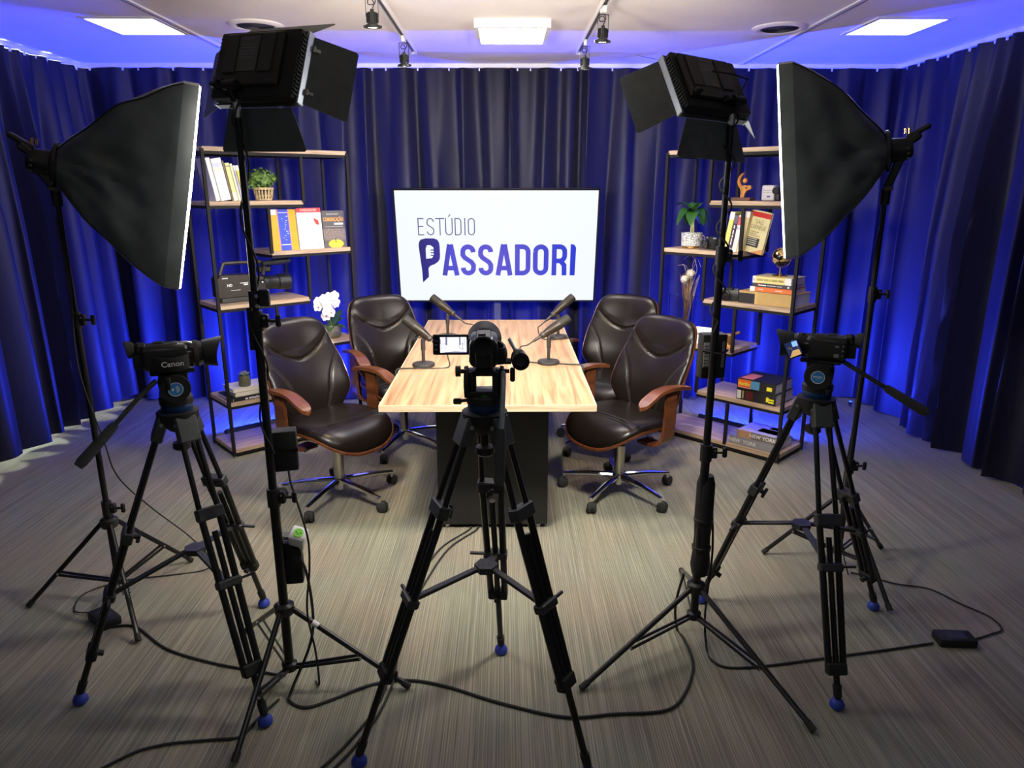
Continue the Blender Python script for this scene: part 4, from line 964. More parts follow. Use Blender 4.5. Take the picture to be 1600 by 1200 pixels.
# ---------------------------------------------------------------- softboxes (local +X is the lit face, origin at the lamp mount)
def softbox(c, yaw, pitch, D, label, near, stand_top):
    t = thing('softbox', label, 'softbox', mat=frame(c, yaw, pitch), group='softboxes on light stands')
    w, h = 0.50, 0.715
    def sect(a, k, off=0.0):
        # a angle, k 0..1 from mount ring to front frame
        s = 0.42 * math.sin(min(1, k) * math.pi / 2) + 0.58 * k
        n = 2 + 16 * min(1, k * 2.6) ** 1.2
        ca, sa = math.cos(a), math.sin(a); m = (abs(ca) ** n + abs(sa) ** n) ** (-1 / n)
        hw = 0.065 + (w / 2 - 0.065) * s + off; hh = 0.065 + (h / 2 - 0.065) * s + off
        return ca * m * hw, sa * m * hh
    angs = []
    for q in range(4):
        for k in range(16): angs.append(math.pi / 4 + q * math.pi / 2 + (k / 16) * math.pi / 2)
    N = len(angs); rnd = random.Random(3)
    wr = [[rnd.uniform(-1, 1) for _ in range(4)] for _ in range(3)]
    def pt(i, k):
        a = angs[i % N]; y, z = sect(a, k)
        dep = 0.012 * math.sin(math.pi * k) * (math.sin(2 * (a - math.pi / 4)) ** 2)
        rp = (0.005 * math.sin(9 * a + 9 * k + 1.3) + 0.004 * math.sin(19 * a - 13 * k) + 0.004 * math.sin(14 * k - 5 * a)) * math.sin(math.pi * k)
        r = math.hypot(y, z); f = (r - dep + rp) / r
        return Vector((0.02 + (D - 0.07) * k, y * f, z * f))
    K = 22; b = MB()
    g = [[b.v(pt(i, k / K)) for i in range(N)] for k in range(K + 1)]
    for k in range(K):
        for i in range(N): b.f((g[k][i], g[k][(i + 1) % N], g[k + 1][(i + 1) % N], g[k + 1][i]))
    b.build('fabric_shell', M_SBOX, t, smooth=24)
    b = MB()
    for q in range(4):
        b.tube([pt(q * 16, k / K) for k in range(K + 1)], 0.0035, 6)
    b.build('edge_piping', M_BLKM, t)
    P = [sect(a, 1.0) for a in angs]; b = MB()
    r0 = [b.v((D - 0.05, y, z)) for y, z in P]; r1 = [b.v((D - 0.002, y * 1.012, z * 1.008)) for y, z in P]; r2 = [b.v((D - 0.002, y * 0.99, z * 0.993)) for y, z in P]; r3 = [b.v((D - 0.05, y * 0.985, z * 0.99)) for y, z in P]
    for i in range(N):
        j = (i + 1) % N
        for A_, B_ in ((r0, r1), (r1, r2), (r2, r3)): b.f((A_[i], A_[j], B_[j], B_[i]))
    b.build('front_lip', M_SBOX, t, smooth=40)
    b = MB(); Pm = [(y * 0.992, z * 0.995) for y, z in P]
    cc = b.v((D + 0.012, 0, 0)); ra = [b.v((D - 0.004, y, z)) for y, z in Pm]; rb = [b.v((D + 0.004, y * 0.985, z * 0.99)) for y, z in Pm]
    for i in range(N):
        j = (i + 1) % N; b.f((ra[i], ra[j], rb[j], rb[i])); b.f((rb[i], rb[j], cc))
    b.build('diffuser', M_DIFF, t, smooth=60)
    b = MB(RY(math.pi / 2)); b.lathe([(0.0, -0.07), (0.03, -0.07), (0.042, -0.05), (0.046, 0.0), (0.072, 0.008), (0.074, 0.026), (0.06, 0.03), (0, 0.03)], 28); b.build('lamp_holder', M_BLK, t)
    b = MB(RY(math.pi / 2))
    b.lathe([(0.0745, 0.010), (0.079, 0.012), (0.079, 0.022), (0.0745, 0.024)], 30); b.build('mount_ring', M_BLKG, t)
    b = MB(); b.box((-0.075, 0, 0.035), (0.05, 0.05, 0.03), 0.008, R=RY(0.5)); b.bar((-0.05, 0, 0.04), (-0.13, 0, 0.075), 0.04, 0.02, (0, 0, 1), 0.007); b.build('tilt_handle', M_BLK, t)
    b = MB()
    for k in range(2): b.cyl((-0.058 + 0.014 * k, near * 0.012, 0.055), (-0.058 + 0.014 * k, near * 0.012, 0.075), 0.005, n=10)
    b.build('mount_screws', M_GOLD, t)
    inv = t.matrix_world.inverted(); q = inv @ Vector(stand_top); b = MB()
    b.bar((-0.03, 0, -0.03), q, 0.03, 0.03, (1, 0, 0), 0.005); b.cyl(q, q + (inv.to_3x3() @ Vector((0, 0, -0.06))), 0.017, n=14); b.build('stand_bracket', M_BLK, t)
    b = MB(); b.cyl(q + Vector((0, near * 0.012, 0)), q + Vector((0, near * 0.05, 0)), 0.006, n=8); b.box(q + Vector((0, near * 0.055, 0)), (0.035, 0.014, 0.014), 0.004); b.build('bracket_knob', M_BLK, t)
    b = MB()
    for k in range(3): b.box((-0.052, near * 0.046, 0.0 - k * 0.018), (0.010, 0.004, 0.008), 0.001)
    b.build('switches', M_GREYP, t, smooth=0)
    return t
softbox((-1.60, 2.65, 1.735), 0.417, -0.20, 0.445, 'black softbox with glowing rim on the left facing the table', -1, (SB_L[0], SB_L[1], 1.65))
softbox((1.48, 2.87, 1.79), 2.76, -0.128, 0.39, 'black softbox with glowing rim on the right facing the table', 1, (SB_R[0], SB_R[1], 1.65))

# ---------------------------------------------------------------- power gear tied to the stands
def brick(name, label, loc, rz, size, parts=(), group=None):
    t = thing(name, label, 'power adapter', loc, rz, group)
    MB().box((0, 0, size[2] / 2), size, 0.006, 2).build('case', M_BLKM, t)
    for nm, c, s, m in parts: MB().box(c, s).build(nm, m, t, smooth=0)
    return t
brick('power_adapter', 'black power brick on the carpet by the left softbox stand', (-1.585, 2.50, 0.0), math.radians(-38), (0.13, 0.075, 0.036), [('label_plate', (0, 0, 0.0362), (0.07, 0.045, 0.0006), M_GREYP)], 'power bricks on the carpet')
brick('power_adapter', 'black power brick on the carpet at the far right', (1.685, 2.335, 0.0), math.radians(-4), (0.135, 0.072, 0.034), [('label_plate', (0, 0, 0.0342), (0.07, 0.045, 0.0006), M_GREYP)], 'power bricks on the carpet')
t = brick('power_adapter', 'black adapter box strapped high on the left video light stand', (SL_L[0] + 0.028, SL_L[1] + 0.055, 0.775), 0.25, (0.085, 0.055, 0.135), [('strap', (0, 0, 0.07), (0.088, 0.058, 0.012), M_BLKG)])
t = brick('power_adapter', 'black battery case strapped low on the left video light stand', (SL_L[0] + 0.03, SL_L[1] + 0.045, 0.375), 0.15, (0.062, 0.05, 0.15), [('strap', (0, 0, 0.11), (0.065, 0.053, 0.012), M_BLKG)])
t = thing('socket_cube', 'white socket cube with lime green outlet hanging on left light stand', 'power outlet', mat=TR(SL_L[0] + 0.062, SL_L[1] + 0.02, 0.55) @ RZ(0.35) @ RX(0.62) @ RZ(-0.5))
MB().box((0, 0, 0), (0.052, 0.052, 0.052), 0.006, 2).build('case', M_WHITE, t)
s_ = MB(TR(0, 0, 0.0262)).prism(circ(0.016, 20), 0, 0.0015).build('socket_face', M_GREEN, t)
b = MB(TR(0, 0, 0.0279))
for x, y in ((-0.007, 0), (0.007, 0), (0, -0.005)): b.prism([(x + 0.0024 * math.cos(k), y + 0.0024 * math.sin(k)) for k in range(6)], 0, 0.0004)
b.build('socket_holes', M_BLK, s_, smooth=0)
MB().box((0, -0.01, -0.034), (0.034, 0.03, 0.03), 0.005).build('plug', M_BLKG, t)
MB().bar((-0.02, 0, -0.01), (-0.055, 0.0, -0.02), 0.02, 0.02).build('foil_tape', M_STEEL, t)
t = thing('cable_clip', 'small black spring clip on the left video light stand', 'clip', (SL_L[0], SL_L[1], 1.335))
b = MB(); b.cyl((0, 0, -0.025), (0, 0, 0.025), 0.018, n=14); b.box((0.03, -0.005, 0.005), (0.03, 0.02, 0.05), 0.004); b.build('clamp_body', M_BLK, t)
b = MB()
for z in (-0.018, 0.012): b.cyl((0.012, -0.016, z), (0.012, -0.022, z), 0.006, n=10)
b.build('clamp_screws', M_STEEL, t)
MB().box((-0.02, 0.0, -0.09), (0.016, 0.012, 0.13), 0.003).build('hanging_tag', M_BLK, t)
t = brick('power_adapter', 'black adapter with white rating labels strapped on right video light stand', (SL_R[0] + 0.008, SL_R[1] + 0.05, 1.02), 0.12, (0.088, 0.05, 0.155),
          [('rating_label', (-0.03, -0.0255, 0.03 + 0.055), (0.02, 0.001, 0.085), M_LBL), ('rating_label', (0.03, -0.0255, 0.085), (0.010, 0.001, 0.09), M_LBLD)])
b = MB()
for z in (0.045, 0.055, 0.065, 0.08, 0.09, 0.105, 0.115): b.box((-0.03, -0.0262, z), (0.014, 0.0005, 0.003))
b.build('label_print', M_GREYP, t, smooth=0)
b = MB(); b.tube([(-0.045, -0.03, 0.10), (0.0, -0.075, 0.098), (0.044, -0.03, 0.10)], 0.004, 6); b.build('cable_tie', M_BLKG, t)
t = thing('cable_pouch', 'long black cable pouch tied along the right video light stand', 'pouch', (SL_R[0] + 0.012, SL_R[1] + 0.012, 0.27))
b = MB(); b.lathe([(0, 0), (0.028, 0.01), (0.036, 0.05), (0.031, 0.10), (0.029, 0.16), (0.033, 0.24), (0.032, 0.37), (0.024, 0.40), (0, 0.405)], 20); b.build('sleeve', M_BLKM, t)
for z in (0.11, 0.22): MB().lathe([(0.031, z), (0.0345, z + 0.002), (0.0345, z + 0.014), (0.031, z + 0.016)], 20).build('tie_band', M_BLKG, t)

# ---------------------------------------------------------------- cables
def cable(name, label, pts, r=0.004, k=7, mat=None):
    o = MB().tube(spline(pts, k), r, 8).build(name, mat or M_RUB)
    return tag(o, label, 'cable')
Zf = 0.0055
def fl(*xy, z=Zf): return [(x, y, z) for x, y in xy]
cable('power_cable', 'black cable running off the bottom left edge of the carpet', fl((-2.7, 0.2), (-2.1, 0.75), (-1.5, 1.40), (-1.184, 1.755), (-1.071, 1.834), (-0.915, 1.859), (-0.829, 1.872), (-0.80, 1.95), (-0.76, 2.04)), 0.0042)
cable('power_cable', 'black cable from left power brick to left video light stand', fl((-1.53, 2.46), (-1.439, 2.455), (-1.262, 2.319), (-1.063, 2.235), (-0.862, 2.181), (-0.775, 2.16)), 0.0042)
cable('power_cable', 'long black cable looping across the carpet under the middle tripod', [(-0.70, 2.15, 0.50), (-0.665, 2.15, 0.40), (-0.655, 2.12, 0.20), (-0.72, 2.06, 0.03)] + fl((-0.72, 2.03), (-0.66, 2.0), (-0.585, 2.035), (-0.465, 2.11), (-0.336, 2.132), (-0.201, 2.097), (-0.025, 2.017), (0.183, 1.949), (0.35, 1.96), (0.52, 1.976), (0.603, 2.058), (0.669, 2.209), (0.672, 2.36), (0.66, 2.42)) + [(0.645, 2.41, 0.12), (0.66, 2.38, 0.27)], 0.005)
cable('power_cable', 'black cable from right light stand to the right power brick', [(0.745, 2.37, 0.52), (0.76, 2.38, 0.35), (0.745, 2.36, 0.12)] + fl((0.742, 2.30), (0.745, 2.227), (0.795, 2.19), (0.935, 2.2), (1.16, 2.241), (1.392, 2.284), (1.60, 2.325)), 0.0042)
cable('power_cable', 'thin black cable curving from right power brick to right softbox stand', fl((1.765, 2.345), (1.861, 2.382), (1.917, 2.411), (1.924, 2.496), (1.865, 2.588), (1.803, 2.70), (1.682, 2.743), (1.60, 2.80), (1.53, 2.84)), 0.0035)
cable('power_cable', 'upper of the two cables coming from under the table', fl((-0.148, 3.34), (-0.148, 3.27), (-0.275, 3.067), (-0.359, 2.73), (-0.389, 2.539), (-0.40, 2.331), (-0.392, 2.14), (-0.41, 1.99), (-0.455, 1.85), (-0.52, 1.72), (-0.66, 1.5), (-1.1, 0.9), (-2.0, -0.2), (-2.9, -0.9)), 0.0045)
cable('power_cable', 'lower of the two cables coming from under the table', fl((-0.185, 3.34), (-0.185, 3.27), (-0.315, 3.067), (-0.395, 2.73), (-0.415, 2.539), (-0.422, 2.331), (-0.412, 2.13), (-0.43, 1.99), (-0.49, 1.84), (-0.56, 1.72), (-0.71, 1.5), (-1.17, 0.9), (-2.1, -0.2), (-2.95, -0.82)), 0.0045)
cable('power_cable', 'thin black cable drooping from the left softbox to the carpet', [(-1.60, 2.63, 1.55), (-1.585, 2.62, 1.3), (-1.60, 2.62, 1.0), (-1.55, 2.62, 0.72), (-1.54, 2.66, 0.55), (-1.47, 2.74, 0.38), (-1.36, 2.82, 0.20), (-1.30, 2.86, 0.06), (-1.36, 2.88, Zf), (-1.50, 2.84, Zf), (-1.66, 2.80, Zf), (-1.775, 2.70, Zf), (-1.745, 2.57, Zf), (-1.66, 2.545, 0.012)], 0.0028)
cable('power_cable', 'black cable hanging beside the left video light stand', [(-0.70, 2.16, 0.79), (-0.69, 2.14, 0.74), (-0.655, 2.12, 0.62), (-0.64, 2.11, 0.54), (-0.645, 2.11, 0.44), (-0.66, 2.10, 0.30), (-0.64, 2.09, 0.15), (-0.64, 2.10, 0.02), (-0.66, 2.13, Zf)], 0.0035)
sp = [(SL_R[0] + 0.021 * math.cos(a), SL_R[1] + 0.021 * math.sin(a), z) for a, z in ((-2.2 + 2 * math.pi * k / 10, 1.90 - 0.0132 * k) for k in range(52))]
cable('power_cable', 'black cable spiralling down the right video light stand', [(0.62, 2.31, 1.99), (0.735, 2.33, 1.97)] + sp + [(0.685, 2.33, 1.18)], 0.003, 2)
sp = [(SL_L[0] + 0.018 * math.cos(a), SL_L[1] + 0.018 * math.sin(a), z) for a, z in ((-2.2 + 2 * math.pi * k / 10, 1.84 - 0.030 * k) for k in range(34))]
cable('power_cable', 'black cable winding down the left video light stand', [(-0.70, 2.10, 1.92)] + sp, 0.003, 2)
cable('power_cable', 'thin black cable hanging down the right softbox stand', [(1.475, 2.85, 1.6), (1.455, 2.845, 1.4), (1.465, 2.845, 1.1), (1.455, 2.84, 0.7), (1.445, 2.84, 0.4), (1.47, 2.83, 0.15), (1.51, 2.82, Zf)], 0.0028)
# ---------------------------------------------------------------- shelf units
BZ = [1.872, 1.567, 1.262, 0.957, 0.652, 0.347, 0.042]
SD = 0.34; SW = 0.91
def shelf_unit(corner, rot, sg, label):
    t = thing('shelf_unit', label, 'shelf', (*corner, 0), rot, 'staggered wood and black metal shelf units')
    spans = [(0, SW), (0, 0.59), (0.36, SW), (0, 0.59), (0.36, SW), (0, 0.59), (0, SW)]
    for z, (a, c) in zip(BZ, spans):
        bd = MB().box((sg * (a + c) / 2, SD / 2, z), (c - a, SD, 0.024)).build('shelf_board', M_OAK, t, smooth=0)
        b = MB()
        for y in (0.012, SD - 0.012): b.box((sg * (a + c) / 2, y, z - 0.021), (c - a, 0.018, 0.018))
        for x in (a + 0.009, c - 0.009): b.box((sg * x, SD / 2, z - 0.021), (0.018, SD - 0.042, 0.018))
        b.build('board_frame', M_STEELB, bd, smooth=0)
    def post(u, za, zb):
        for y in (0.0, SD): MB().box((sg * u, y, (za + zb) / 2), (0.018, 0.018, zb - za)).build('post', M_STEELB, t, smooth=0)
    post(-0.002, 0.012, BZ[0]); post(SW + 0.002, 0.012, BZ[0])
    post(0.592, BZ[1], BZ[0] - 0.03); post(0.592, BZ[3], BZ[2] - 0.03); post(0.592, BZ[5], BZ[4] - 0.03)
    post(0.358, BZ[2], BZ[1] - 0.03); post(0.358, BZ[4], BZ[3] - 0.03); post(0.358, BZ[6], BZ[5] - 0.03)
    for u in (0, SW):
        for y in (0, SD): MB().cyl((sg * u, y, 0), (sg * u, y, 0.014), 0.009, n=10).build('levelling_foot', M_STEEL, t)
    return t
RL, RR = math.radians(41), math.radians(-46)
shelf_unit(SHL, RL, 1, 'staggered wood and black metal shelf unit on the left')
shelf_unit(SHR, RR, -1, 'staggered wood and black metal shelf unit on the right')
def F(side, u, dep, k, dz=0.0, rz=0.0):
    """frame of an item on board k of a shelf: local X right, Y back, Z up"""
    c, r, s = ((*SHL, 0), RL, 1) if side == 'L' else ((*SHR, 0), RR, -1)
    return TR(*c) @ RZ(r) @ TR(s * u, dep, BZ[k] + 0.0125 + dz) @ RZ(rz)
def cover_mat(col, rough=0.45):
    return plain('cover_%.3f_%.3f_%.3f' % tuple(col), col, rough, var=0.05)
GB = 'books on the shelf units'
def upright_book(M, lean, th, h, d, col, label, title=None, tcol=None, band=None):
    t = thing('book', label, 'book', mat=M @ RY(lean), group=GB)
    b = MB()
    b.box((th / 2, 0.001, h / 2), (th, 0.002, h)); b.box((0.001, d / 2, h / 2), (0.002, d, h)); b.box((th - 0.001, d / 2, h / 2), (0.002, d, h))
    cv = b.build('cover', cover_mat(col), t, smooth=0)
    MB().box((th / 2, d / 2, h / 2), (max(th - 0.004, 0.002), d - 0.006, h - 0.006)).build('pages', M_PAPER, t, smooth=0)
    if band:
        for z0, z1, c in band: MB().box((th / 2, -0.0004, (z0 + z1) / 2), (th, 0.0006, z1 - z0)).build('spine_band', cover_mat(c), cv, smooth=0)
    if title: text(title, th * 0.62, cover_mat(tcol), cv, TR(th / 2, -0.0009, h * 0.55) @ RX(math.pi / 2) @ RZ(-math.pi / 2), 'spine_title')
    return t
def lying_book(M, L, D, T, col, label, title=None, tcol=None, tsize=None, tx=0.0, bands=(), top=None, sx=1.0, bold=0.0):
    t = thing('book', label, 'book', mat=M, group=GB)
    b = MB(); b.box((0, 0.001, T / 2), (L, 0.002, T)); b.box((0, D / 2, 0.001), (L, D, 0.002)); 
    b.box((0, D / 2, T - 0.001), (L, D, 0.002)); cv = b.build('cover', cover_mat(col), t, smooth=0)
    MB().box((0, D / 2, T / 2), (L - 0.006, D - 0.008, T - 0.004)).build('pages', M_PAPER, t, smooth=0)
    for x0, x1, z0, z1, c in bands: MB().box(((x0 + x1) / 2, -0.0003, (z0 + z1) / 2), (x1 - x0, 0.0008, z1 - z0)).build('spine_band', cover_mat(c), cv, smooth=0)
    if top:
        for x0, x1, y0, y1, c in top: MB().box(((x0 + x1) / 2, (y0 + y1) / 2, T + 0.0003), (x1 - x0, y1 - y0, 0.0008)).build('cover_print', cover_mat(c), cv, smooth=0)
    if title: text(title, tsize or T * 0.6, cover_mat(tcol), cv, TR(tx, -0.0012, T / 2) @ RX(math.pi / 2), 'spine_title', sx=sx, bold=bold)
    return t
def face_book(M, w, h, th, col, label, lean=0.10):
    t = thing('book', label, 'book', mat=M @ RX(-lean), group=GB)
    b = MB(); b.box((0, 0.001, h / 2), (w, 0.002, h)); b.box((0, th - 0.001, h / 2), (w, 0.002, h)); b.box((-w / 2 + 0.001, th / 2, h / 2), (0.002, th, h)); cv = b.build('cover', cover_mat(col), t, smooth=0)
    MB().box((0, th / 2, h / 2), (w - 0.006, th - 0.004, h - 0.006)).build('pages', M_PAPER, t, smooth=0)
    return t, cv
def pr(cv, w, h, x0, x1, z0, z1, col, lift=0.0005, name='cover_print', poly=None):
    b = MB(TR(0, -lift, 0) @ RX(math.pi / 2))
    q = poly or [(x0, z0), (x1, z0), (x1, z1), (x0, z1)]
    b.flat([(x * w, z * h) for x, z in q]); return b.build(name, cover_mat(col), cv, smooth=0)

# ---- left shelf, second board: leaning books and plant in a basket
x = 0.062; ln = -0.17
for th, h, col, lb, ti, tc, bd in (
    (0.026, 0.245, (0.78, 0.77, 0.76), 'white book leaning first in the row beside the left shelf post', None, None, None),
    (0.060, 0.240, (0.80, 0.79, 0.78), 'thick white book with small colour print on its spine, left shelf', None, None, [(0.19, 0.215, (0.55, 0.60, 0.72)), (0.17, 0.182, (0.62, 0.72, 0.58))]),
    (0.010, 0.232, (0.16, 0.11, 0.07), 'thin brown book leaning behind the thick white book', None, None, None),
    (0.026, 0.218, (0.78, 0.70, 0.30), 'cream yellow book with small emblem leaning on the left shelf', None, None, [(0.0, 0.05, (0.80, 0.77, 0.62)), (0.195, 0.203, (0.25, 0.28, 0.10))]),
    (0.014, 0.215, (0.80, 0.76, 0.50), 'pale yellow book leaning between cream and lilac books', None, None, None),
    (0.011, 0.205, (0.42, 0.42, 0.66), 'thin lilac blue book leaning next to the bright yellow book', None, None, [(0.175, 0.205, (0.78, 0.78, 0.80))]),
    (0.016, 0.205, (0.80, 0.68, 0.02), 'bright yellow book with white top ending the leaning row', None, None, [(0.175, 0.205, (0.80, 0.78, 0.70))])):
    upright_book(F('L', x, 0.03, 1), ln, th, h, 0.16, col, lb, ti, tc, bd); x += th + 0.003
upright_book(F('L', 0.10, 0.20, 1), -0.22, 0.03, 0.225, 0.12, (0.32, 0.31, 0.36), 'grey ring bound book leaning outside the left shelf post', None, None, [(0.19, 0.195, (0.12, 0.12, 0.14)), (0.012, 0.03, (0.10, 0.09, 0.10))])
# small leafy plant in a slatted basket
t = thing('basket_plant', 'small leafy green plant in a slatted wicker basket', 'potted plant', mat=F('L', 0.385, 0.11, 1))
M_WICK = plain('pale_wicker', (0.52, 0.40, 0.22), 0.7, var=0.25, scale=60)
bk = MB().lathe([(0, 0.002), (0.047, 0.002), (0.050, 0.012), (0.047, 0.013), (0, 0.006)], 24).build('basket_base', M_WICK, t)
MB().lathe([(0.058, 0.064), (0.062, 0.066), (0.062, 0.078), (0.057, 0.078)], 26).build('basket_rim', M_WICK, t)
b = MB()
for k in range(18):
    a = 2 * math.pi * k / 18; b.bar((0.049 * math.cos(a), 0.049 * math.sin(a), 0.008), (0.059 * math.cos(a), 0.059 * math.sin(a), 0.07), 0.009, 0.003, (math.cos(a), math.sin(a), 0))
for z, r in ((0.024, 0.052), (0.030, 0.053)): b.lathe([(r, z), (r + 0.003, z + 0.001), (r + 0.003, z + 0.004), (r, z + 0.005)], 24)
b.build('basket_slats', M_WICK, t, smooth=0)
MB().lathe([(0, 0.06), (0.05, 0.06), (0.055, 0.066), (0, 0.07)], 18).build('soil', plain('dark_soil', (0.03, 0.02, 0.012), 0.9), t)
def leaf_cloud(b, n, c, R, size, rnd, up=0.4):
    for _ in range(n):
        d = Vector((rnd.gauss(0, 1), rnd.gauss(0, 1), rnd.gauss(0, 1))); d.normalize()
        p = Vector(c) + Vector((d.x * R[0], d.y * R[1], d.z * R[2])) * rnd.uniform(0.55, 1.0)
        nrm = (d + Vector((0, 0, up)) + Vector((rnd.uniform(-.5, .5), rnd.uniform(-.5, .5), rnd.uniform(-.5, .5)))).normalized()
        x_ = nrm.orthogonal().normalized(); x_ = (Matrix.Rotation(rnd.uniform(0, 6.28), 3, nrm) @ x_); y_ = nrm.cross(x_); s = size * rnd.uniform(0.7, 1.3)
        q = [p + x_ * s * math.cos(a) + y_ * s * 0.7 * math.sin(a) + nrm * (0.15 * s * math.cos(2 * a)) for a in (0, 1.05, 2.09, 3.14, 4.19, 5.24)]
        b.f([b.v(v) for v in q])
rnd = random.Random(4)
b = MB(); leaf_cloud(b, 420, (0, 0, 0.135), (0.092, 0.085, 0.062), 0.010, rnd); leaf_cloud(b, 90, (-0.07, 0, 0.10), (0.035, 0.03, 0.035), 0.009, rnd)
fo = b.build('foliage', plain('fresh_leaf_green', (0.13, 0.24, 0.05), 0.55, var=0.5, scale=40), t, recalc=False); fo['kind'] = 'stuff'
b = MB()
for k in range(16):
    a = rnd.uniform(0, 6.28); r = rnd.uniform(0.03, 0.075); b.tube([(0, 0, 0.065), (r * 0.4 * math.cos(a), r * 0.4 * math.sin(a), 0.10), (r * math.cos(a), r * math.sin(a), 0.14)], 0.0013, 5)
st = b.build('stems', plain('stem_green', (0.12, 0.15, 0.04), 0.7), t); st['kind'] = 'stuff'

# ---- left shelf, third board: three books facing out
t, cv = face_book(F('L', 0.468, 0.03, 2), 0.172, 0.252, 0.018, (0.85, 0.36, 0.01), 'orange book with a blue band standing face out on the left shelf')
w, h = 0.172, 0.252
pr(cv, w, h, -0.21, 0.24, 0.0, 1.0, (0.75, 0.25, 0.35), 0.0004); pr(cv, w, h, -0.18, 0.21, 0.0, 1.0, (0.03, 0.07, 0.55), 0.0007)
pr(cv, w, h, -0.5, -0.24, 0.87, 1.0, (0.8, 0.8, 0.78), 0.0007); pr(cv, w, h, -0.16, 0.19, 0.915, 0.93, (0.7, 0.7, 0.75), 0.001); pr(cv, w, h, -0.16, 0.20, 0.13, 0.148, (0.75, 0.75, 0.78), 0.001)
rnd = random.Random(2)
for k in range(12): 
    xx, zz = rnd.uniform(-0.06, 0.12), 0.82 - 0.052 * k; pr(cv, w, h, xx, xx + rnd.uniform(0.03, 0.09), zz, zz + 0.018, (0.45, 0.5, 0.6), 0.001)
t, cv = face_book(F('L', 0.645, 0.03, 2), 0.168, 0.258, 0.02, (0.80, 0.79, 0.77), 'white book with a red title band standing face out')
w, h = 0.168, 0.258
pr(cv, w, h, -0.5, 0.5, 0.89, 1.0, (0.65, 0.05, 0.06), 0.0005)
text('PASSADORI', 0.020, cover_mat((0.8, 0.7, 0.68)), cv, TR(0, -0.001, h * 0.945) @ RX(math.pi / 2), 'cover_title', sx=1.1)
pr(cv, w, h, 0, 0, 0, 0, (0.45, 0.05, 0.04), 0.0006, poly=[(0.18, 0.76), (0.36, 0.70), (0.40, 0.63), (0.36, 0.58), (0.26, 0.60), (0.20, 0.68)])
pr(cv, w, h, 0, 0, 0, 0, (0.45, 0.45, 0.45), 0.0006, poly=[(-0.18, 0.73), (-0.02, 0.68), (-0.05, 0.665), (-0.16, 0.705)]); pr(cv, w, h, 0.28, 0.40, 0.07, 0.14, (0.70, 0.45, 0.42), 0.0006)
t, cv = face_book(F('L', 0.818, 0.035, 2), 0.162, 0.238, 0.018, (0.10, 0.095, 0.10), 'dark book with orange lettering standing face out at the shelf end')
w, h = 0.162, 0.238
text('Reinaldo Passadori', 0.0125, M_LBL, cv, TR(-0.005, -0.001, h * 0.91) @ RX(math.pi / 2), 'cover_author', sx=0.92)
text('COMUNICAÇÃO', 0.033, cover_mat((0.85, 0.38, 0.08)), cv, TR(0, -0.001, h * 0.76) @ RX(math.pi / 2), 'cover_title', sx=0.58, bold=0.0008)
pr(cv, w, h, 0.02, 0.42, 0.62, 0.67, (0.75, 0.73, 0.70), 0.0008); pr(cv, w, h, -0.4, 0.42, 0.565, 0.575, (0.5, 0.5, 0.5), 0.0008)
pr(cv, w, h, -0.5, 0.5, 0.2, 0.5, (0.17, 0.15, 0.15), 0.0004)
pr(cv, w, h, 0, 0, 0, 0, (0.72, 0.48, 0.06), 0.0009, poly=[(0.34 * math.cos(a) + 0.02, 0.10 + 0.12 * math.sin(a)) for a in [k * math.pi / 10 for k in range(20)]])
b = MB(TR(0, -0.0007, 0) @ RX(math.pi / 2)); rnd = random.Random(8)
for k in range(90):
    xx, zz = rnd.uniform(-0.46, 0.46) * w, rnd.uniform(0.24, 0.50) * h; b.flat([(xx, zz), (xx + 0.005, zz), (xx + 0.005, zz + 0.004), (xx, zz + 0.004)])
b.build('cover_crowd', cover_mat((0.34, 0.22, 0.18)), cv, smooth=0)
pr(cv, w, h, 0, 0, 0, 0, (0.03, 0.02, 0.02), 0.0012, poly=[(0.0, 0.12), (0.03, 0.12), (0.035, 0.2), (0.06, 0.27), (0.02, 0.22), (-0.03, 0.27), (0.0, 0.2)])

# ---- left shelf, fourth board: shoulder camcorder
t = thing('shoulder_camcorder', 'large dark shoulder camcorder lying on the left shelf', 'video camera', mat=F('L', 0.27, 0.13, 3))
M_CAMB = plain('warm_black_plastic', (0.030, 0.024, 0.020), 0.4, var=0.15)
b = MB(RX(math.pi / 2)); b.prism([(-0.235, 0.035), (-0.235, 0.15), (-0.21, 0.172), (-0.02, 0.165), (0.05, 0.145), (0.06, 0.06), (-0.01, 0.035)], -0.055, 0.055); bd = b.build('body', M_CAMB, t, smooth=20)
b = MB(); b.box((-0.12, 0, 0.018), (0.20, 0.09, 0.036), 0.006); b.build('shoulder_pad', M_GREYP, t)
b = MB(); b.tube(spline([(-0.20, 0, 0.165), (-0.175, 0, 0.225), (-0.15, 0, 0.238), (0.0, 0, 0.235), (0.08, 0, 0.225), (0.07, 0, 0.15)], 4), 0.012, 8); b.build('carry_handle', M_CAMB, t)
b = MB(RY(math.pi / 2)); b.lathe([(0, 0.04), (0.045, 0.04), (0.048, 0.09), (0.043, 0.10), (0.043, 0.16), (0.05, 0.165), (0.052, 0.24), (0.045, 0.24), (0.04, 0.2), (0, 0.19)], 26, (-0.10, 0, 0)); b.build('lens', M_BLK, t)
b = MB(); b.cyl((0.06, -0.03, 0.225), (0.24, -0.03, 0.235), 0.016, n=14); b.cyl((0.12, -0.03, 0.228), (0.24, -0.03, 0.235), 0.02, n=14); b.build('microphone', M_BLKM, t)
b = MB(); b.box((0.09, 0.03, 0.185), (0.09, 0.045, 0.04), 0.008); b.build('viewfinder', M_BLK, t)
b = MB(); b.box((0.02, -0.062, 0.09), (0.08, 0.02, 0.08), 0.008); b.build('hand_grip', M_BLK, t)
text('HD', 0.022, M_LBL, bd, TR(-0.165, -0.0556, 0.108) @ RX(math.pi / 2), 'side_lettering', bold=0.0005)
b = MB()
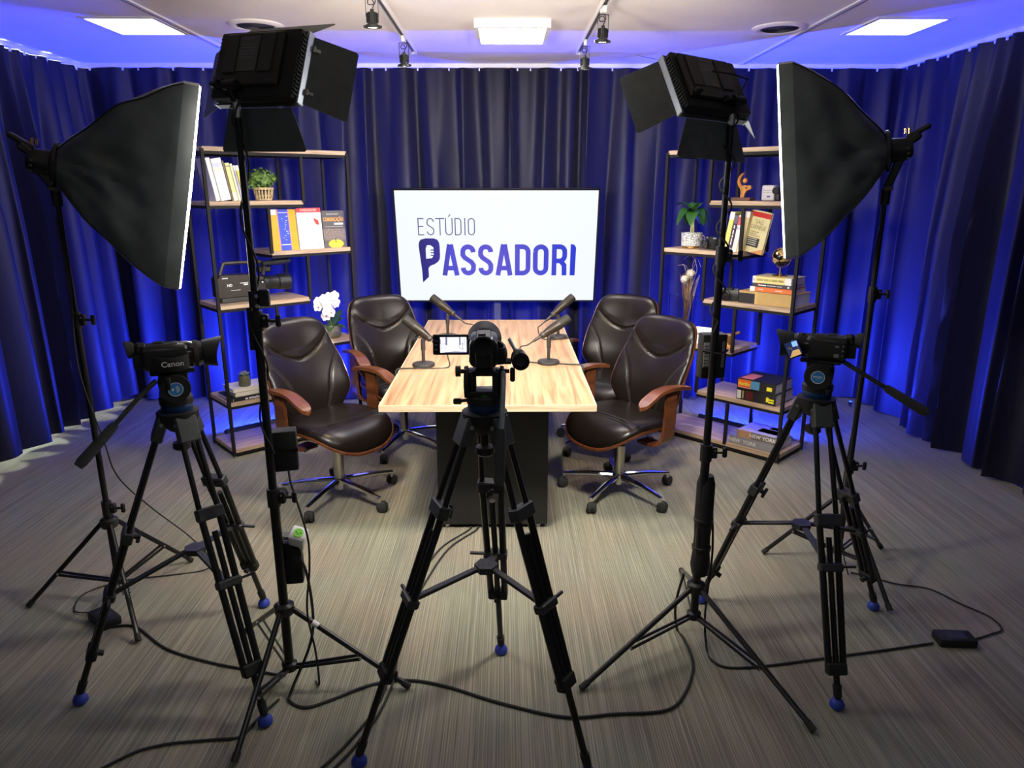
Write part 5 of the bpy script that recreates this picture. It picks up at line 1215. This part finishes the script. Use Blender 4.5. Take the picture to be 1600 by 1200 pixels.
b.box((-0.19, -0.0555, 0.153), (0.035, 0.0006, 0.005)); b.box((-0.075, -0.0555, 0.118), (0.05, 0.0006, 0.004)); b.box((-0.065, -0.0555, 0.108), (0.026, 0.0006, 0.008)); b.box((-0.13, -0.0555, 0.077), (0.06, 0.0006, 0.002))
b.build('side_print', M_LBL, bd, smooth=0)
MB(TR(0.035, -0.0725, 0.115)).ell((0, 0, 0), (0.006, 0.003, 0.006), 10, 6).build('record_light', M_LBL, t)

# ---- left shelf, fifth board: orchid in a bowl and a small white card
t = thing('orchid', 'white orchid with green leaves in a round grey bowl', 'potted plant', mat=F('L', 0.775, 0.085, 4))
M_BOWL = plain('grey_glazed_ceramic', (0.16, 0.15, 0.13), 0.2, var=0.1)
MB().lathe([(0, 0), (0.04, 0), (0.058, 0.018), (0.066, 0.045), (0.062, 0.07), (0.052, 0.086), (0.046, 0.084), (0.054, 0.066), (0, 0.06)], 30).build('bowl', M_BOWL, t)
M_OLF = plain('dark_orchid_leaf', (0.035, 0.085, 0.02), 0.35, var=0.25)
def blade(b, p0, az, length, width, rise, droop, n=8):
    d = Vector((math.cos(az), math.sin(az), 0)); s = Vector((-d.y, d.x, 0)); rows = []
    for k in range(n + 1):
        v = k / n; p = Vector(p0) + d * length * v + Vector((0, 0, rise * v - droop * v * v)); ww = width * max(0.02, math.sin(math.pi * (0.06 + 0.93 * v)) ** 0.7) / 2
        rows.append([b.v(p - s * ww + Vector((0, 0, ww * 0.3))), b.v(p), b.v(p + s * ww + Vector((0, 0, ww * 0.3)))])
    for a_, c_ in zip(rows, rows[1:]):
        for i in range(2): b.f((a_[i], a_[i + 1], c_[i + 1], c_[i]))
for az, ln_, ri, dr in ((0.1, 0.11, 0.10, 0.05), (3.0, 0.10, 0.05, 0.06), (-0.9, 0.10, 0.06, 0.07), (1.2, 0.12, 0.12, 0.05), (-2.2, 0.09, 0.05, 0.06), (0.5, 0.13, 0.13, 0.03)):
    b = MB(); blade(b, (0, 0, 0.07), az, ln_, 0.058, ri, dr); b.build('leaf', M_OLF, t, recalc=False, smooth=80)
stp = [(0, 0, 0.07), (-0.02, 0, 0.17), (-0.03, 0, 0.25), (-0.05, -0.01, 0.295), (-0.085, -0.02, 0.29), (-0.11, -0.03, 0.25)]
MB().tube(spline(stp, 5), 0.0022, 6).build('stem', plain('stem_green', (0.12, 0.15, 0.04), 0.7), t)
M_PET = plain('white_petal', (0.86, 0.84, 0.82), 0.6, var=0.03); M_LIP = plain('magenta_lip', (0.5, 0.05, 0.08), 0.5)
rnd = random.Random(6)
for px, pz in ((-0.105, 0.225), (-0.075, 0.275), (-0.03, 0.285), (0.01, 0.262), (-0.055, 0.235), (-0.015, 0.23), (-0.06, 0.19), (-0.025, 0.18), (-0.05, 0.155), (0.025, 0.235), (-0.11, 0.26), (0.01, 0.29)):
    M = TR(px, -0.03 + rnd.uniform(-0.015, 0.012), pz) @ RX(math.pi / 2 + rnd.uniform(-0.3, 0.3)) @ RY(rnd.uniform(-0.4, 0.4)) @ RZ(rnd.uniform(-0.3, 0.3))
    b = MB(M)
    for k in range(5):
        a = math.pi / 2 + k * 2 * math.pi / 5; wd = 0.017 if k in (1, 4) else 0.012
        b.ell((0.016 * math.cos(a), 0.016 * math.sin(a), 0.002), (0.021, wd * 1.35, 0.003), 10, 5, RZ(a))
    fl_ = b.build('flower', M_PET, t)
    if pz in (0.225, 0.155, 0.18): MB(M).ell((0, -0.004, 0.006), (0.004, 0.007, 0.005), 8, 5).build('flower_lip', M_LIP, fl_)
t = thing('card_stand', 'small white card standing behind the near left chair', 'card', mat=F('L', 0.53, 0.16, 4, 0, 0.1))
MB().box((0, 0, 0.055), (0.10, 0.003, 0.11), R=RX(-0.15)).build('card', M_WHITE, t, smooth=0); MB().box((0, 0.03, 0.05), (0.10, 0.003, 0.105), R=RX(0.28)).build('rear_flap', M_WHITE, t, smooth=0)

# ---- left shelf, sixth board: stacked books and succulent
lying_book(F('L', 0.165, 0.012, 5), 0.30, 0.22, 0.024, (0.012, 0.012, 0.014), 'black book with white spine lettering at the bottom of the left stack', 'as emoções nas re', (0.8, 0.8, 0.8), 0.021, 0.02, bold=0.0006, bands=[(-0.135, -0.131, 0.004, 0.02, (0.4, 0.4, 0.4))])
lying_book(F('L', 0.185, 0.03, 5, 0.0245), 0.26, 0.19, 0.026, (0.66, 0.62, 0.50), 'cream book in the middle of the stack under the succulent')
lying_book(F('L', 0.172, 0.035, 5, 0.051), 0.255, 0.18, 0.024, (0.70, 0.66, 0.55), 'cream book topmost of the stack under the succulent')
t = thing('succulent', 'small spiky succulent in an olive green pot', 'potted plant', mat=F('L', 0.140, 0.085, 5, 0.0755))
MB().lathe([(0, 0), (0.034, 0), (0.037, 0.006), (0.036, 0.05), (0.032, 0.068), (0.029, 0.068), (0.031, 0.05), (0, 0.05)], 26).build('pot', plain('olive_ceramic', (0.10, 0.10, 0.055), 0.45), t)
for k in range(22):
    a = k * 2.4; r = 0.010 + 0.022 * (k / 22); b = MB(); b.tube([(0, 0, 0.052), (r * 0.6 * math.cos(a), r * 0.6 * math.sin(a), 0.075), (r * 1.35 * math.cos(a), r * 1.35 * math.sin(a), 0.098 - 0.016 * (k / 22))], [0.005, 0.0055, 0.0006], 6)
    b.build('leaf', plain('grey_green_succulent', (0.20, 0.24, 0.20), 0.6, var=0.2), t)

# ---- right shelf, second board: carved figure and compact camcorder
t = thing('carved_figure', 'carved wooden figure with one raised arm on a dark base', 'figurine', mat=F('R', 0.425, 0.10, 1))
M_CARV = wood('orange_carved_wood', (0.30, 0.11, 0.02), (0.50, 0.21, 0.04), (0.62, 0.30, 0.07), (20, 20, 8), 0.35)
MB().box((0, 0, 0.010), (0.125, 0.06, 0.02), 0.002).build('plinth', plain('dark_brown_wood', (0.10, 0.04, 0.018), 0.45, var=0.25), t)
b = MB(TR(0, 0.008, 0) @ RX(math.pi / 2))
out = [(-0.012, 0.02), (0.010, 0.02), (0.016, 0.045), (0.030, 0.062), (0.052, 0.068), (0.056, 0.082), (0.046, 0.092), (0.028, 0.088), (0.012, 0.092), (-0.006, 0.088), (-0.016, 0.10), (-0.022, 0.12), (-0.014, 0.142), (0.004, 0.166), (-0.016, 0.158), (-0.034, 0.135), (-0.038, 0.11), (-0.030, 0.088), (-0.016, 0.070), (-0.010, 0.048)]
b.prism(out, 0, 0.018); b.build('body', M_CARV, t, smooth=20)
MB().ell((0.008, 0, 0.118), (0.016, 0.011, 0.016), 14, 8).build('head', M_CARV, t)
MB(TR(0.026, -0.0112, 0.076) @ RX(math.pi / 2)).prism([(0.008 * math.cos(k * 0.63), 0.006 * math.sin(k * 0.63)) for k in range(10)], 0, 0.0006).build('carved_eye', plain('dark_brown_wood', (0.10, 0.04, 0.018), 0.45), t, smooth=0)
t = thing('compact_camcorder', 'small silver and black handheld camcorder on the right shelf', 'video camera', mat=F('R', 0.235, 0.10, 1))
b = MB(); b.box((-0.018, 0, 0.047), (0.082, 0.055, 0.09), 0.012, 3); bd = b.build('silver_side', plain('silver_plastic', (0.52, 0.50, 0.52), 0.4, var=0.06), t)
MB().box((0.040, 0, 0.045), (0.034, 0.058, 0.088), 0.01, 2).build('black_body', M_BLK, t)
b = MB(RX(math.pi / 2)); b.cyl((0.045, 0.06, 0.02), (0.045, 0.06, 0.06), 0.02, n=18); b.build('lens', M_BLKG, t)
MB().box((-0.010, -0.0278, 0.026), (0.022, 0.0006, 0.009)).build('model_print', cover_mat((0.06, 0.06, 0.3)), bd, smooth=0)
b = MB(); b.box((-0.02, -0.0278, 0.062), (0.055, 0.0005, 0.002)); b.box((-0.02, -0.0278, 0.05), (0.055, 0.0005, 0.0015)); b.build('side_lines', M_LBLD, bd, smooth=0)

# ---- right shelf, third board: monstera, film camera, leaning books
t = thing('monstera_plant', 'broad leaved green plant in a patterned white and gold pot', 'potted plant', mat=F('R', 0.762, 0.10, 2))
def pot_mat():
    m, nt, p = _nodes('white_pattern_pot'); tc = nt.nodes.new('ShaderNodeTexCoord'); vo = nt.nodes.new('ShaderNodeTexVoronoi'); vo.feature = 'DISTANCE_TO_EDGE'; vo.inputs['Scale'].default_value = 75; rp = nt.nodes.new('ShaderNodeValToRGB')
    rp.color_ramp.elements[0].position = 0.06; rp.color_ramp.elements[0].color = (0.16, 0.18, 0.2, 1); rp.color_ramp.elements[1].position = 0.12; rp.color_ramp.elements[1].color = (0.74, 0.74, 0.72, 1)
    nt.links.new(tc.outputs['Object'], vo.inputs['Vector']); nt.links.new(vo.outputs['Distance'], rp.inputs[0]); nt.links.new(rp.outputs[0], p.inputs['Base Color']); p.inputs['Roughness'].default_value = 0.4
    return m
MB().lathe([(0.056, 0.014), (0.064, 0.018), (0.068, 0.10), (0.064, 0.10), (0.06, 0.02)], 32).build('pot', pot_mat(), t)
MB().lathe([(0, 0), (0.05, 0), (0.056, 0.006), (0.056, 0.018), (0, 0.018)], 28).build('pot_foot', M_GOLD, t)
MB().lathe([(0, 0.085), (0.063, 0.085), (0.063, 0.09), (0, 0.092)], 24).build('soil', MATS['dark_soil'], t)
b = MB()
for k in range(6):
    a = k * 1.05; b.tube([(0.012 * math.cos(a), 0.012 * math.sin(a), 0.085), (0.008 * math.cos(a), 0.008 * math.sin(a), 0.16), (0.014 * math.cos(a), 0.014 * math.sin(a), 0.23)], 0.004, 6)
b.build('stems', plain('pale_stem', (0.45, 0.45, 0.22), 0.6), t)
M_MON = plain('monstera_green', (0.030, 0.11, 0.02), 0.35, var=0.35, scale=18)
for k in range(11):
    a = k * 2 * math.pi / 11 + 0.3 * (k % 3); rr = 0.02; b = MB(); L_ = 0.108 if k % 2 else 0.085
    blade(b, (rr * math.cos(a) * 0.6, rr * math.sin(a) * 0.6, 0.225 + 0.008 * (k % 3)), a, L_, 0.085, 0.065 + 0.03 * (k % 3), 0.10 + 0.04 * ((k + 1) % 3), 9)
    b.build('leaf', M_MON, t, recalc=False, smooth=80)
def still_camera(M, label, big, cat='camera'):
    t = thing('still_camera', label, cat, mat=M)
    b = MB(); b.box((0, 0, 0.036), (0.125, 0.04, 0.066), 0.006, 2); b.box((0, 0, 0.074), (0.045, 0.034, 0.016), 0.004); b.build('body', M_BLK, t)
    b = MB(RX(math.pi / 2)); b.lathe([(0, 0.018), (0.030, 0.018), (0.031, 0.035), (0.028, 0.037), (0.028, 0.055 if big else 0.045), (0.024, 0.055 if big else 0.045), (0.02, 0.04), (0, 0.038)], 24, (-0.018, 0.036, 0)); b.build('lens', M_BLKG, t)
    b = MB(RX(math.pi / 2)); b.lathe([(0.0275, 0.037), (0.0305, 0.038), (0.0305, 0.042), (0.0275, 0.043)], 24, (-0.018, 0.036, 0)); b.build('lens_ring', M_CHROME if not big else M_GREYP, t)
    b = MB(); b.cyl((0.045, 0, 0.069), (0.045, 0, 0.078), 0.010, n=14); b.cyl((-0.045, 0, 0.069), (-0.045, 0, 0.076), 0.009, n=14); b.cyl((0.028, 0, 0.069), (0.028, 0, 0.077), 0.005, n=10); b.build('dials', M_STEEL, t)
    return t
t = still_camera(F('R', 0.612, 0.09, 2, 0, -0.5), 'old black film camera with strap beside the monstera pot', False)
MB().tube(spline([(-0.065, 0, 0.06), (-0.09, -0.01, 0.085), (-0.10, -0.01, 0.05), (-0.085, -0.03, 0.006), (-0.03, -0.07, 0.004)], 6), 0.003, 6).build('strap', plain('tan_leather', (0.30, 0.2, 0.12), 0.7), t)
x = 0.495; lean = 0.16
for th, h, col, lb, ti, tc, bd in (
    (0.030, 0.245, (0.74, 0.72, 0.16), 'yellow book with white top leaning on the right shelf', None, None, [(0.20, 0.245, (0.80, 0.79, 0.76))]),
    (0.028, 0.228, (0.045, 0.022, 0.05), 'dark plum book with white spine lettering leaning on the right shelf', None, None, [(0.175, 0.225, (0.13, 0.11, 0.13)), (0.02, 0.026, (0.4, 0.38, 0.42))]),
    (0.030, 0.226, (0.76, 0.72, 0.68), 'white book with a red spine patch leaning beside the plum book', None, None, [(0.165, 0.215, (0.62, 0.10, 0.10)), (0.14, 0.158, (0.35, 0.42, 0.42))]),
    (0.036, 0.25, (0.66, 0.56, 0.30), 'tan book with cream top leaning against the right shelf post', None, None, [(0.215, 0.25, (0.80, 0.78, 0.74))])):
    bk_ = upright_book(F('R', x, 0.03, 2), lean, th, h, 0.15, col, lb, ti, tc, bd); x -= th + 0.002
    if 'plum' in lb:
        cvo = [o for o in bpy.data.objects if o.parent == bk_ and o.name.startswith('cover')][0]
        for z0_, z1_ in ((0.045, 0.085), (0.09, 0.105), (0.11, 0.135), (0.145, 0.165)): MB().box((th * 0.45, -0.0006, (z0_ + z1_) / 2), (th * 0.24, 0.0006, z1_ - z0_)).build('spine_print', M_LBL, cvo, smooth=0)
t, cv = face_book(F('R', 0.312, 0.055, 2, 0.0, -0.1) @ RY(0.17), 0.135, 0.25, 0.02, (0.62, 0.55, 0.30), 'yellow paperback with red top standing face out behind the right post', 0.05)
w, h = 0.135, 0.25
pr(cv, w, h, -0.5, 0.5, 0.85, 0.97, (0.5, 0.02, 0.02), 0.0005)
for s_t, zz, sz in (('DALE', 0.74, 0.036), ('CARNEGIE', 0.61, 0.036)): text(s_t, sz, cover_mat((0.13, 0.13, 0.07)), cv, TR(0.0, -0.001, h * zz) @ RX(math.pi / 2), 'cover_title', sx=0.62)
for k, (a_, c_) in enumerate(((-0.36, 0.1), (-0.36, 0.0), (-0.36, 0.2))): pr(cv, w, h, a_, c_, 0.49 - 0.045 * k, 0.507 - 0.045 * k, (0.2, 0.18, 0.1), 0.0006)
pr(cv, w, h, -0.4, 0.22, 0.14, 0.36, (0.02, 0.02, 0.025), 0.0006)
for k in range(4): pr(cv, w, h, -0.36, 0.1, 0.325 - 0.047 * k, 0.34 - 0.047 * k, (0.6, 0.6, 0.5), 0.0009)
pr(cv, w, h, 0, 0, 0, 0, (0.55, 0.25, 0.08), 0.0007, poly=[(-0.1, 0.0), (0.5, 0.0), (0.5, 0.14)])

# ---- right shelf, fourth board: camera, stacked books, globe
still_camera(F('R', 0.435, 0.06, 3, 0, 0.1), 'black compact camera in front of the tan book stack', True)
lying_book(F('R', 0.185, 0.03, 3), 0.345, 0.24, 0.076, (0.50, 0.33, 0.12), 'thick tan book with a black spine end at the bottom of the stack', None, None, bands=[(-0.1725, -0.068, 0.0, 0.062, (0.02, 0.018, 0.02)), (-0.068, -0.05, 0.0, 0.076, (0.56, 0.39, 0.16))])
lying_book(F('R', 0.165, 0.045, 3, 0.0765), 0.265, 0.20, 0.029, (0.70, 0.18, 0.05), 'orange red book with a white end in the globe stack', None, None, bands=[(-0.1325, -0.10, 0.0, 0.029, (0.78, 0.77, 0.76)), (-0.08, -0.045, 0.012, 0.018, (0.8, 0.55, 0.45)), (0.03, 0.075, 0.011, 0.017, (0.8, 0.55, 0.45))])
lying_book(F('R', 0.162, 0.05, 3, 0.106), 0.25, 0.19, 0.021, (0.055, 0.055, 0.06), 'thin black book with white spine lines in the globe stack', None, None, bands=[(-0.085, -0.035, 0.006, 0.013, (0.78, 0.78, 0.78)), (-0.03, 0.03, 0.008, 0.012, (0.6, 0.6, 0.6)), (0.035, 0.065, 0.008, 0.012, (0.6, 0.6, 0.6)), (0.098, 0.11, 0.004, 0.016, (0.78, 0.78, 0.78)), (-0.095, -0.075, 0.014, 0.02, (0.5, 0.05, 0.06))])
lying_book(F('R', 0.165, 0.05, 3, 0.1275), 0.245, 0.19, 0.041, (0.80, 0.68, 0.30), 'yellow and white book on top of the stack under the globe', None, None, bands=[(-0.095, -0.055, 0.014, 0.027, (0.42, 0.36, 0.10)), (-0.05, -0.02, 0.014, 0.027, (0.42, 0.36, 0.10)), (-0.016, -0.006, 0.014, 0.027, (0.42, 0.36, 0.10)), (-0.001, 0.036, 0.014, 0.027, (0.38, 0.32, 0.09)), (0.041, 0.074, 0.014, 0.027, (0.34, 0.28, 0.08)), (-0.1225, -0.105, 0.0, 0.041, (0.80, 0.79, 0.77)), (0.085, 0.1225, 0.0, 0.041, (0.80, 0.79, 0.77)), (-0.118, -0.108, 0.012, 0.028, (0.45, 0.38, 0.5))])
t = thing('desk_globe', 'small black and gold globe on a brass stand atop the books', 'globe', mat=F('R', 0.155, 0.13, 3, 0.169))
MB().lathe([(0, 0), (0.045, 0), (0.046, 0.006), (0.02, 0.012), (0.006, 0.02), (0.005, 0.055), (0, 0.055)], 26).build('stand', M_GOLD, t)
def globe_mat():
    m, nt, p = _nodes('black_gold_globe'); tc = nt.nodes.new('ShaderNodeTexCoord'); nz = nt.nodes.new('ShaderNodeTexNoise'); nz.inputs['Scale'].default_value = 22; rp = nt.nodes.new('ShaderNodeValToRGB'); rp.color_ramp.interpolation = 'CONSTANT'
    rp.color_ramp.elements[0].color = (0.012, 0.010, 0.010, 1); rp.color_ramp.elements[1].position = 0.52; rp.color_ramp.elements[1].color = (0.70, 0.47, 0.18, 1)
    nt.links.new(tc.outputs['Object'], nz.inputs['Vector']); nt.links.new(nz.outputs['Fac'], rp.inputs[0]); nt.links.new(rp.outputs[0], p.inputs['Base Color']); p.inputs['Metallic'].default_value = 0.5; p.inputs['Roughness'].default_value = 0.22
    return m
MB(TR(0, 0, 0.116)).ell((0, 0, 0), (0.056, 0.056, 0.056), 28, 18).build('sphere', globe_mat(), t)
b = MB(TR(0, 0, 0.116) @ RY(0.4)); b.tube([(0.062 * math.cos(a), 0, 0.062 * math.sin(a)) for a in [-math.pi / 2 + math.pi * k / 16 for k in range(17)]], 0.0022, 6); b.build('meridian_arm', M_GOLD, t)
b = MB(TR(0, 0, 0.116) @ RY(0.4)); b.cyl((0, 0, -0.066), (0, 0, 0.066), 0.0025, n=8); b.build('axis_pins', M_GOLD, t)

# ---- right shelf, fifth board: vase with dried flowers, card, mortar, orange shell
t = thing('dried_flower_vase', 'clear square glass vase with brown twigs and white dried flowers', 'vase', mat=F('R', 0.775, 0.12, 4))
b = MB()
hv, wv = 0.31, 0.085
for s in (-1, 1): b.box((s * wv, 0, hv / 2), (0.004, 2 * wv + 0.004, hv)); b.box((0, s * wv, hv / 2), (2 * wv - 0.004, 0.004, hv))
b.box((0, 0, 0.003), (2 * wv - 0.004, 2 * wv - 0.004, 0.006)); b.build('glass', M_GLASS, t, smooth=0)
M_TWIG = plain('dry_twig', (0.20, 0.11, 0.05), 0.8, var=0.4); M_TWP = plain('pale_twig', (0.55, 0.45, 0.30), 0.7)
rnd = random.Random(12); b = MB()
for k in range(46):
    a = rnd.uniform(0, 6.28); r = rnd.uniform(0.0, 0.035); tp = Vector((rnd.gauss(0.0, 0.022), rnd.gauss(0, 0.02), rnd.uniform(0.33, 0.44)))
    b.tube([(0.02 * math.cos(a) - 0.02, 0.02 * math.sin(a), 0.008), (0.012 * math.cos(a) - 0.006, 0.012 * math.sin(a), 0.18), tp], 0.0013, 4)
tw = b.build('dry_stems', M_TWIG, t); tw['kind'] = 'stuff'
b = MB(); leaf_cloud(b, 70, (-0.015, 0, 0.42), (0.035, 0.025, 0.035), 0.009, rnd); lv = b.build('dry_leaves', plain('dry_brown_leaf', (0.13, 0.06, 0.03), 0.8), t, recalc=False); lv['kind'] = 'stuff'
for pts in ([(0.0, 0, 0.2), (0.03, 0, 0.42), (0.02, 0, 0.50), (0.05, 0, 0.545), (0.09, -0.01, 0.49)], [(-0.01, 0, 0.2), (-0.01, 0, 0.42), (-0.03, 0, 0.49), (-0.09, 0, 0.49)], [(0, 0, 0.2), (0.02, 0, 0.45), (0.045, 0, 0.52), (0.0, 0, 0.56), (-0.05, 0, 0.53)],
            [(0, 0, 0.02), (0.03, -0.01, 0.2), (0.09, -0.02, 0.44)], [(-0.02, 0, 0.02), (0.02, 0, 0.2), (0.075, -0.02, 0.42)], [(0, 0, 0.3), (0.055, 0, 0.46), (0.035, 0, 0.53)], [(0, 0, 0.3), (-0.03, 0, 0.46), (-0.055, 0, 0.50)]):
    MB().tube(spline([(-x_, y_, z_) if False else (x_, y_, z_) for x_, y_, z_ in pts], 5), 0.0011, 5).build('pale_twig', M_TWP, t)
for c_, r_ in (((0.028, -0.03, 0.445), 0.030), ((-0.012, -0.035, 0.405), 0.028)):
    b = MB(); rn = random.Random(3)
    b.ell(c_, (r_ * 0.75,) * 3, 12, 8); leaf_cloud(b, 110, c_, (r_, r_, r_), 0.008, rn, 0.0)
    b.build('white_flower', plain('cream_dried_petal', (0.72, 0.66, 0.52), 0.85), t, recalc=False)
t = thing('logo_card', 'white folded card with a dark logo beside the glass vase', 'card', mat=F('R', 0.605, 0.065, 4, 0, 0.15))
c_ = MB().box((0, 0, 0.052), (0.125, 0.002, 0.108), R=RX(-0.16)).build('card', M_WHITE, t, smooth=0); MB().box((0, 0.034, 0.052), (0.125, 0.002, 0.108), R=RX(0.16)).build('rear_flap', M_WHITE, t, smooth=0)
text('P', 0.036, cover_mat((0.03, 0.03, 0.12)), c_, RX(-0.16) @ TR(-0.042, -0.0105, 0.055) @ RX(math.pi / 2), 'logo_letter', bold=0.0006)
text('assadori', 0.020, cover_mat((0.03, 0.03, 0.12)), c_, RX(-0.16) @ TR(0.005, -0.0105, 0.050) @ RX(math.pi / 2), 'logo_word')
b = MB(RX(-0.16)); b.box((-0.015, -0.0105, 0.033), (0.06, 0.0004, 0.002)); b.ribbon([(-0.05, 0)], 0.001) if False else None; b.build('logo_rule', cover_mat((0.03, 0.03, 0.12)), c_, smooth=0)
t = thing('mortar_bowl', 'small brown wooden mortar with pestle on the right shelf', 'bowl', mat=F('R', 0.452, 0.11, 4))
M_MORT = plain('brown_turned_wood', (0.24, 0.12, 0.04), 0.45, var=0.3)
MB().lathe([(0, 0), (0.022, 0), (0.018, 0.012), (0.03, 0.03), (0.046, 0.062), (0.048, 0.075), (0.043, 0.074), (0.03, 0.04), (0, 0.03)], 26).build('bowl', M_MORT, t)
MB().tube([(-0.01, 0, 0.045), (0.05, -0.005, 0.085), (0.078, -0.01, 0.102), (0.085, -0.01, 0.107)], [0.008, 0.007, 0.010, 0.006], 10).build('pestle', M_MORT, t)
t = thing('orange_shell', 'small orange shell shaped ornament in front of the mortar', 'ornament', mat=F('R', 0.425, 0.045, 4))
b = MB(); b.ell((0, 0, 0.015), (0.022, 0.016, 0.015), 14, 8); b.ell((0.018, 0.004, 0.012), (0.014, 0.012, 0.012), 12, 6); b.build('shell', plain('orange_glaze', (0.65, 0.30, 0.05), 0.35, var=0.4, scale=50), t)
b = MB()
for k in range(5): b.tube([(-0.012 + 0.007 * k, -0.016 + 0.003 * abs(k - 2), 0.008), (-0.012 + 0.007 * k, -0.014 + 0.003 * abs(k - 2), 0.02), (-0.01 + 0.005 * k, 0.0, 0.031)], 0.0012, 5)
b.build('ribs', plain('pale_orange_glaze', (0.75, 0.5, 0.2), 0.4), t)
# ---- right shelf, sixth and bottom boards
lying_book(F('R', 0.180, 0.015, 5), 0.262, 0.235, 0.073, (0.018, 0.017, 0.018), 'black dictionary with a white label at the bottom of the two', None, None, bands=[(-0.128, -0.100, 0.006, 0.060, (0.62, 0.60, 0.55)), (-0.092, -0.082, 0.01, 0.06, (0.40, 0.33, 0.10)), (-0.07, -0.02, 0.01, 0.062, (0.10, 0.015, 0.015)), (0.085, 0.118, 0.014, 0.024, (0.75, 0.68, 0.02)), (0.085, 0.118, 0.030, 0.040, (0.75, 0.68, 0.02)), (0.068, 0.084, 0.018, 0.048, (0.75, 0.68, 0.02))])
t = lying_book(F('R', 0.182, 0.01, 5, 0.0735), 0.255, 0.235, 0.066, (0.018, 0.017, 0.018), 'black dictionary with an orange and blue label on top of the two', 'Aurélio', (0.80, 0.62, 0.05), 0.032, -0.078, bands=[(-0.122, -0.035, 0.008, 0.060, (0.75, 0.15, 0.02)), (-0.122, -0.035, 0.006, 0.012, (0.80, 0.35, 0.40)), (-0.035, 0.022, 0.008, 0.060, (0.10, 0.30, 0.50)), (0.07, 0.105, 0.016, 0.040, (0.75, 0.68, 0.02))], top=[(-0.11, -0.03, 0.01, 0.15, (0.75, 0.22, 0.16))], sx=0.8, bold=0.0012)
t = lying_book(F('R', 0.185, 0.02, 6), 0.30, 0.26, 0.052, (0.24, 0.24, 0.25), 'large grey city photo book at the bottom of the right shelf', 'NEW  YORK', (0.62, 0.62, 0.60), 0.034, -0.06, bold=0.0008)
t = lying_book(F('R', 0.165, 0.035, 6, 0.0525), 0.262, 0.21, 0.046, (0.42, 0.38, 0.36), 'smaller city photo book with sunset cover on the bottom shelf', 'NEW YORK', (0.72, 0.70, 0.66), 0.034, 0.045, bands=[(-0.131, -0.03, 0.0, 0.046, (0.42, 0.24, 0.13)), (-0.131, -0.122, 0.0, 0.046, (0.6, 0.58, 0.55)), (-0.03, 0.13, 0.0, 0.046, (0.14, 0.12, 0.10))], top=[(-0.12, 0.12, 0.01, 0.20, (0.55, 0.50, 0.55)), (-0.02, 0.11, 0.05, 0.13, (0.12, 0.11, 0.18)), (0.02, 0.12, 0.14, 0.19, (0.10, 0.09, 0.14))], bold=0.0008)
cable('usb_cable', 'thin white cable lying on the bottom board of the right shelf', [tuple((F('R', 0.82, 0.02, 6) @ Vector(q))) for q in ((0, 0.05, 0.15), (0, 0.06, 0.003), (0.07, 0.10, 0.003), (0.13, 0.12, 0.003), (0.17, 0.12, 0.003), (0.25, 0.15, 0.003))], 0.0022, 6, M_WHITE)
cable('usb_cable', 'thin black cable hanging over the cream books on the left shelf', [tuple((F('L', 0.30, 0.0, 5) @ Vector(q))) for q in ((0.07, -0.02, 0.32), (0.0, -0.01, 0.17), (-0.07, 0.0, 0.085), (-0.085, -0.012, 0.05), (-0.04, -0.014, 0.03), (0.03, -0.014, 0.02), (0.1, -0.02, -0.1))], 0.0022, 6)
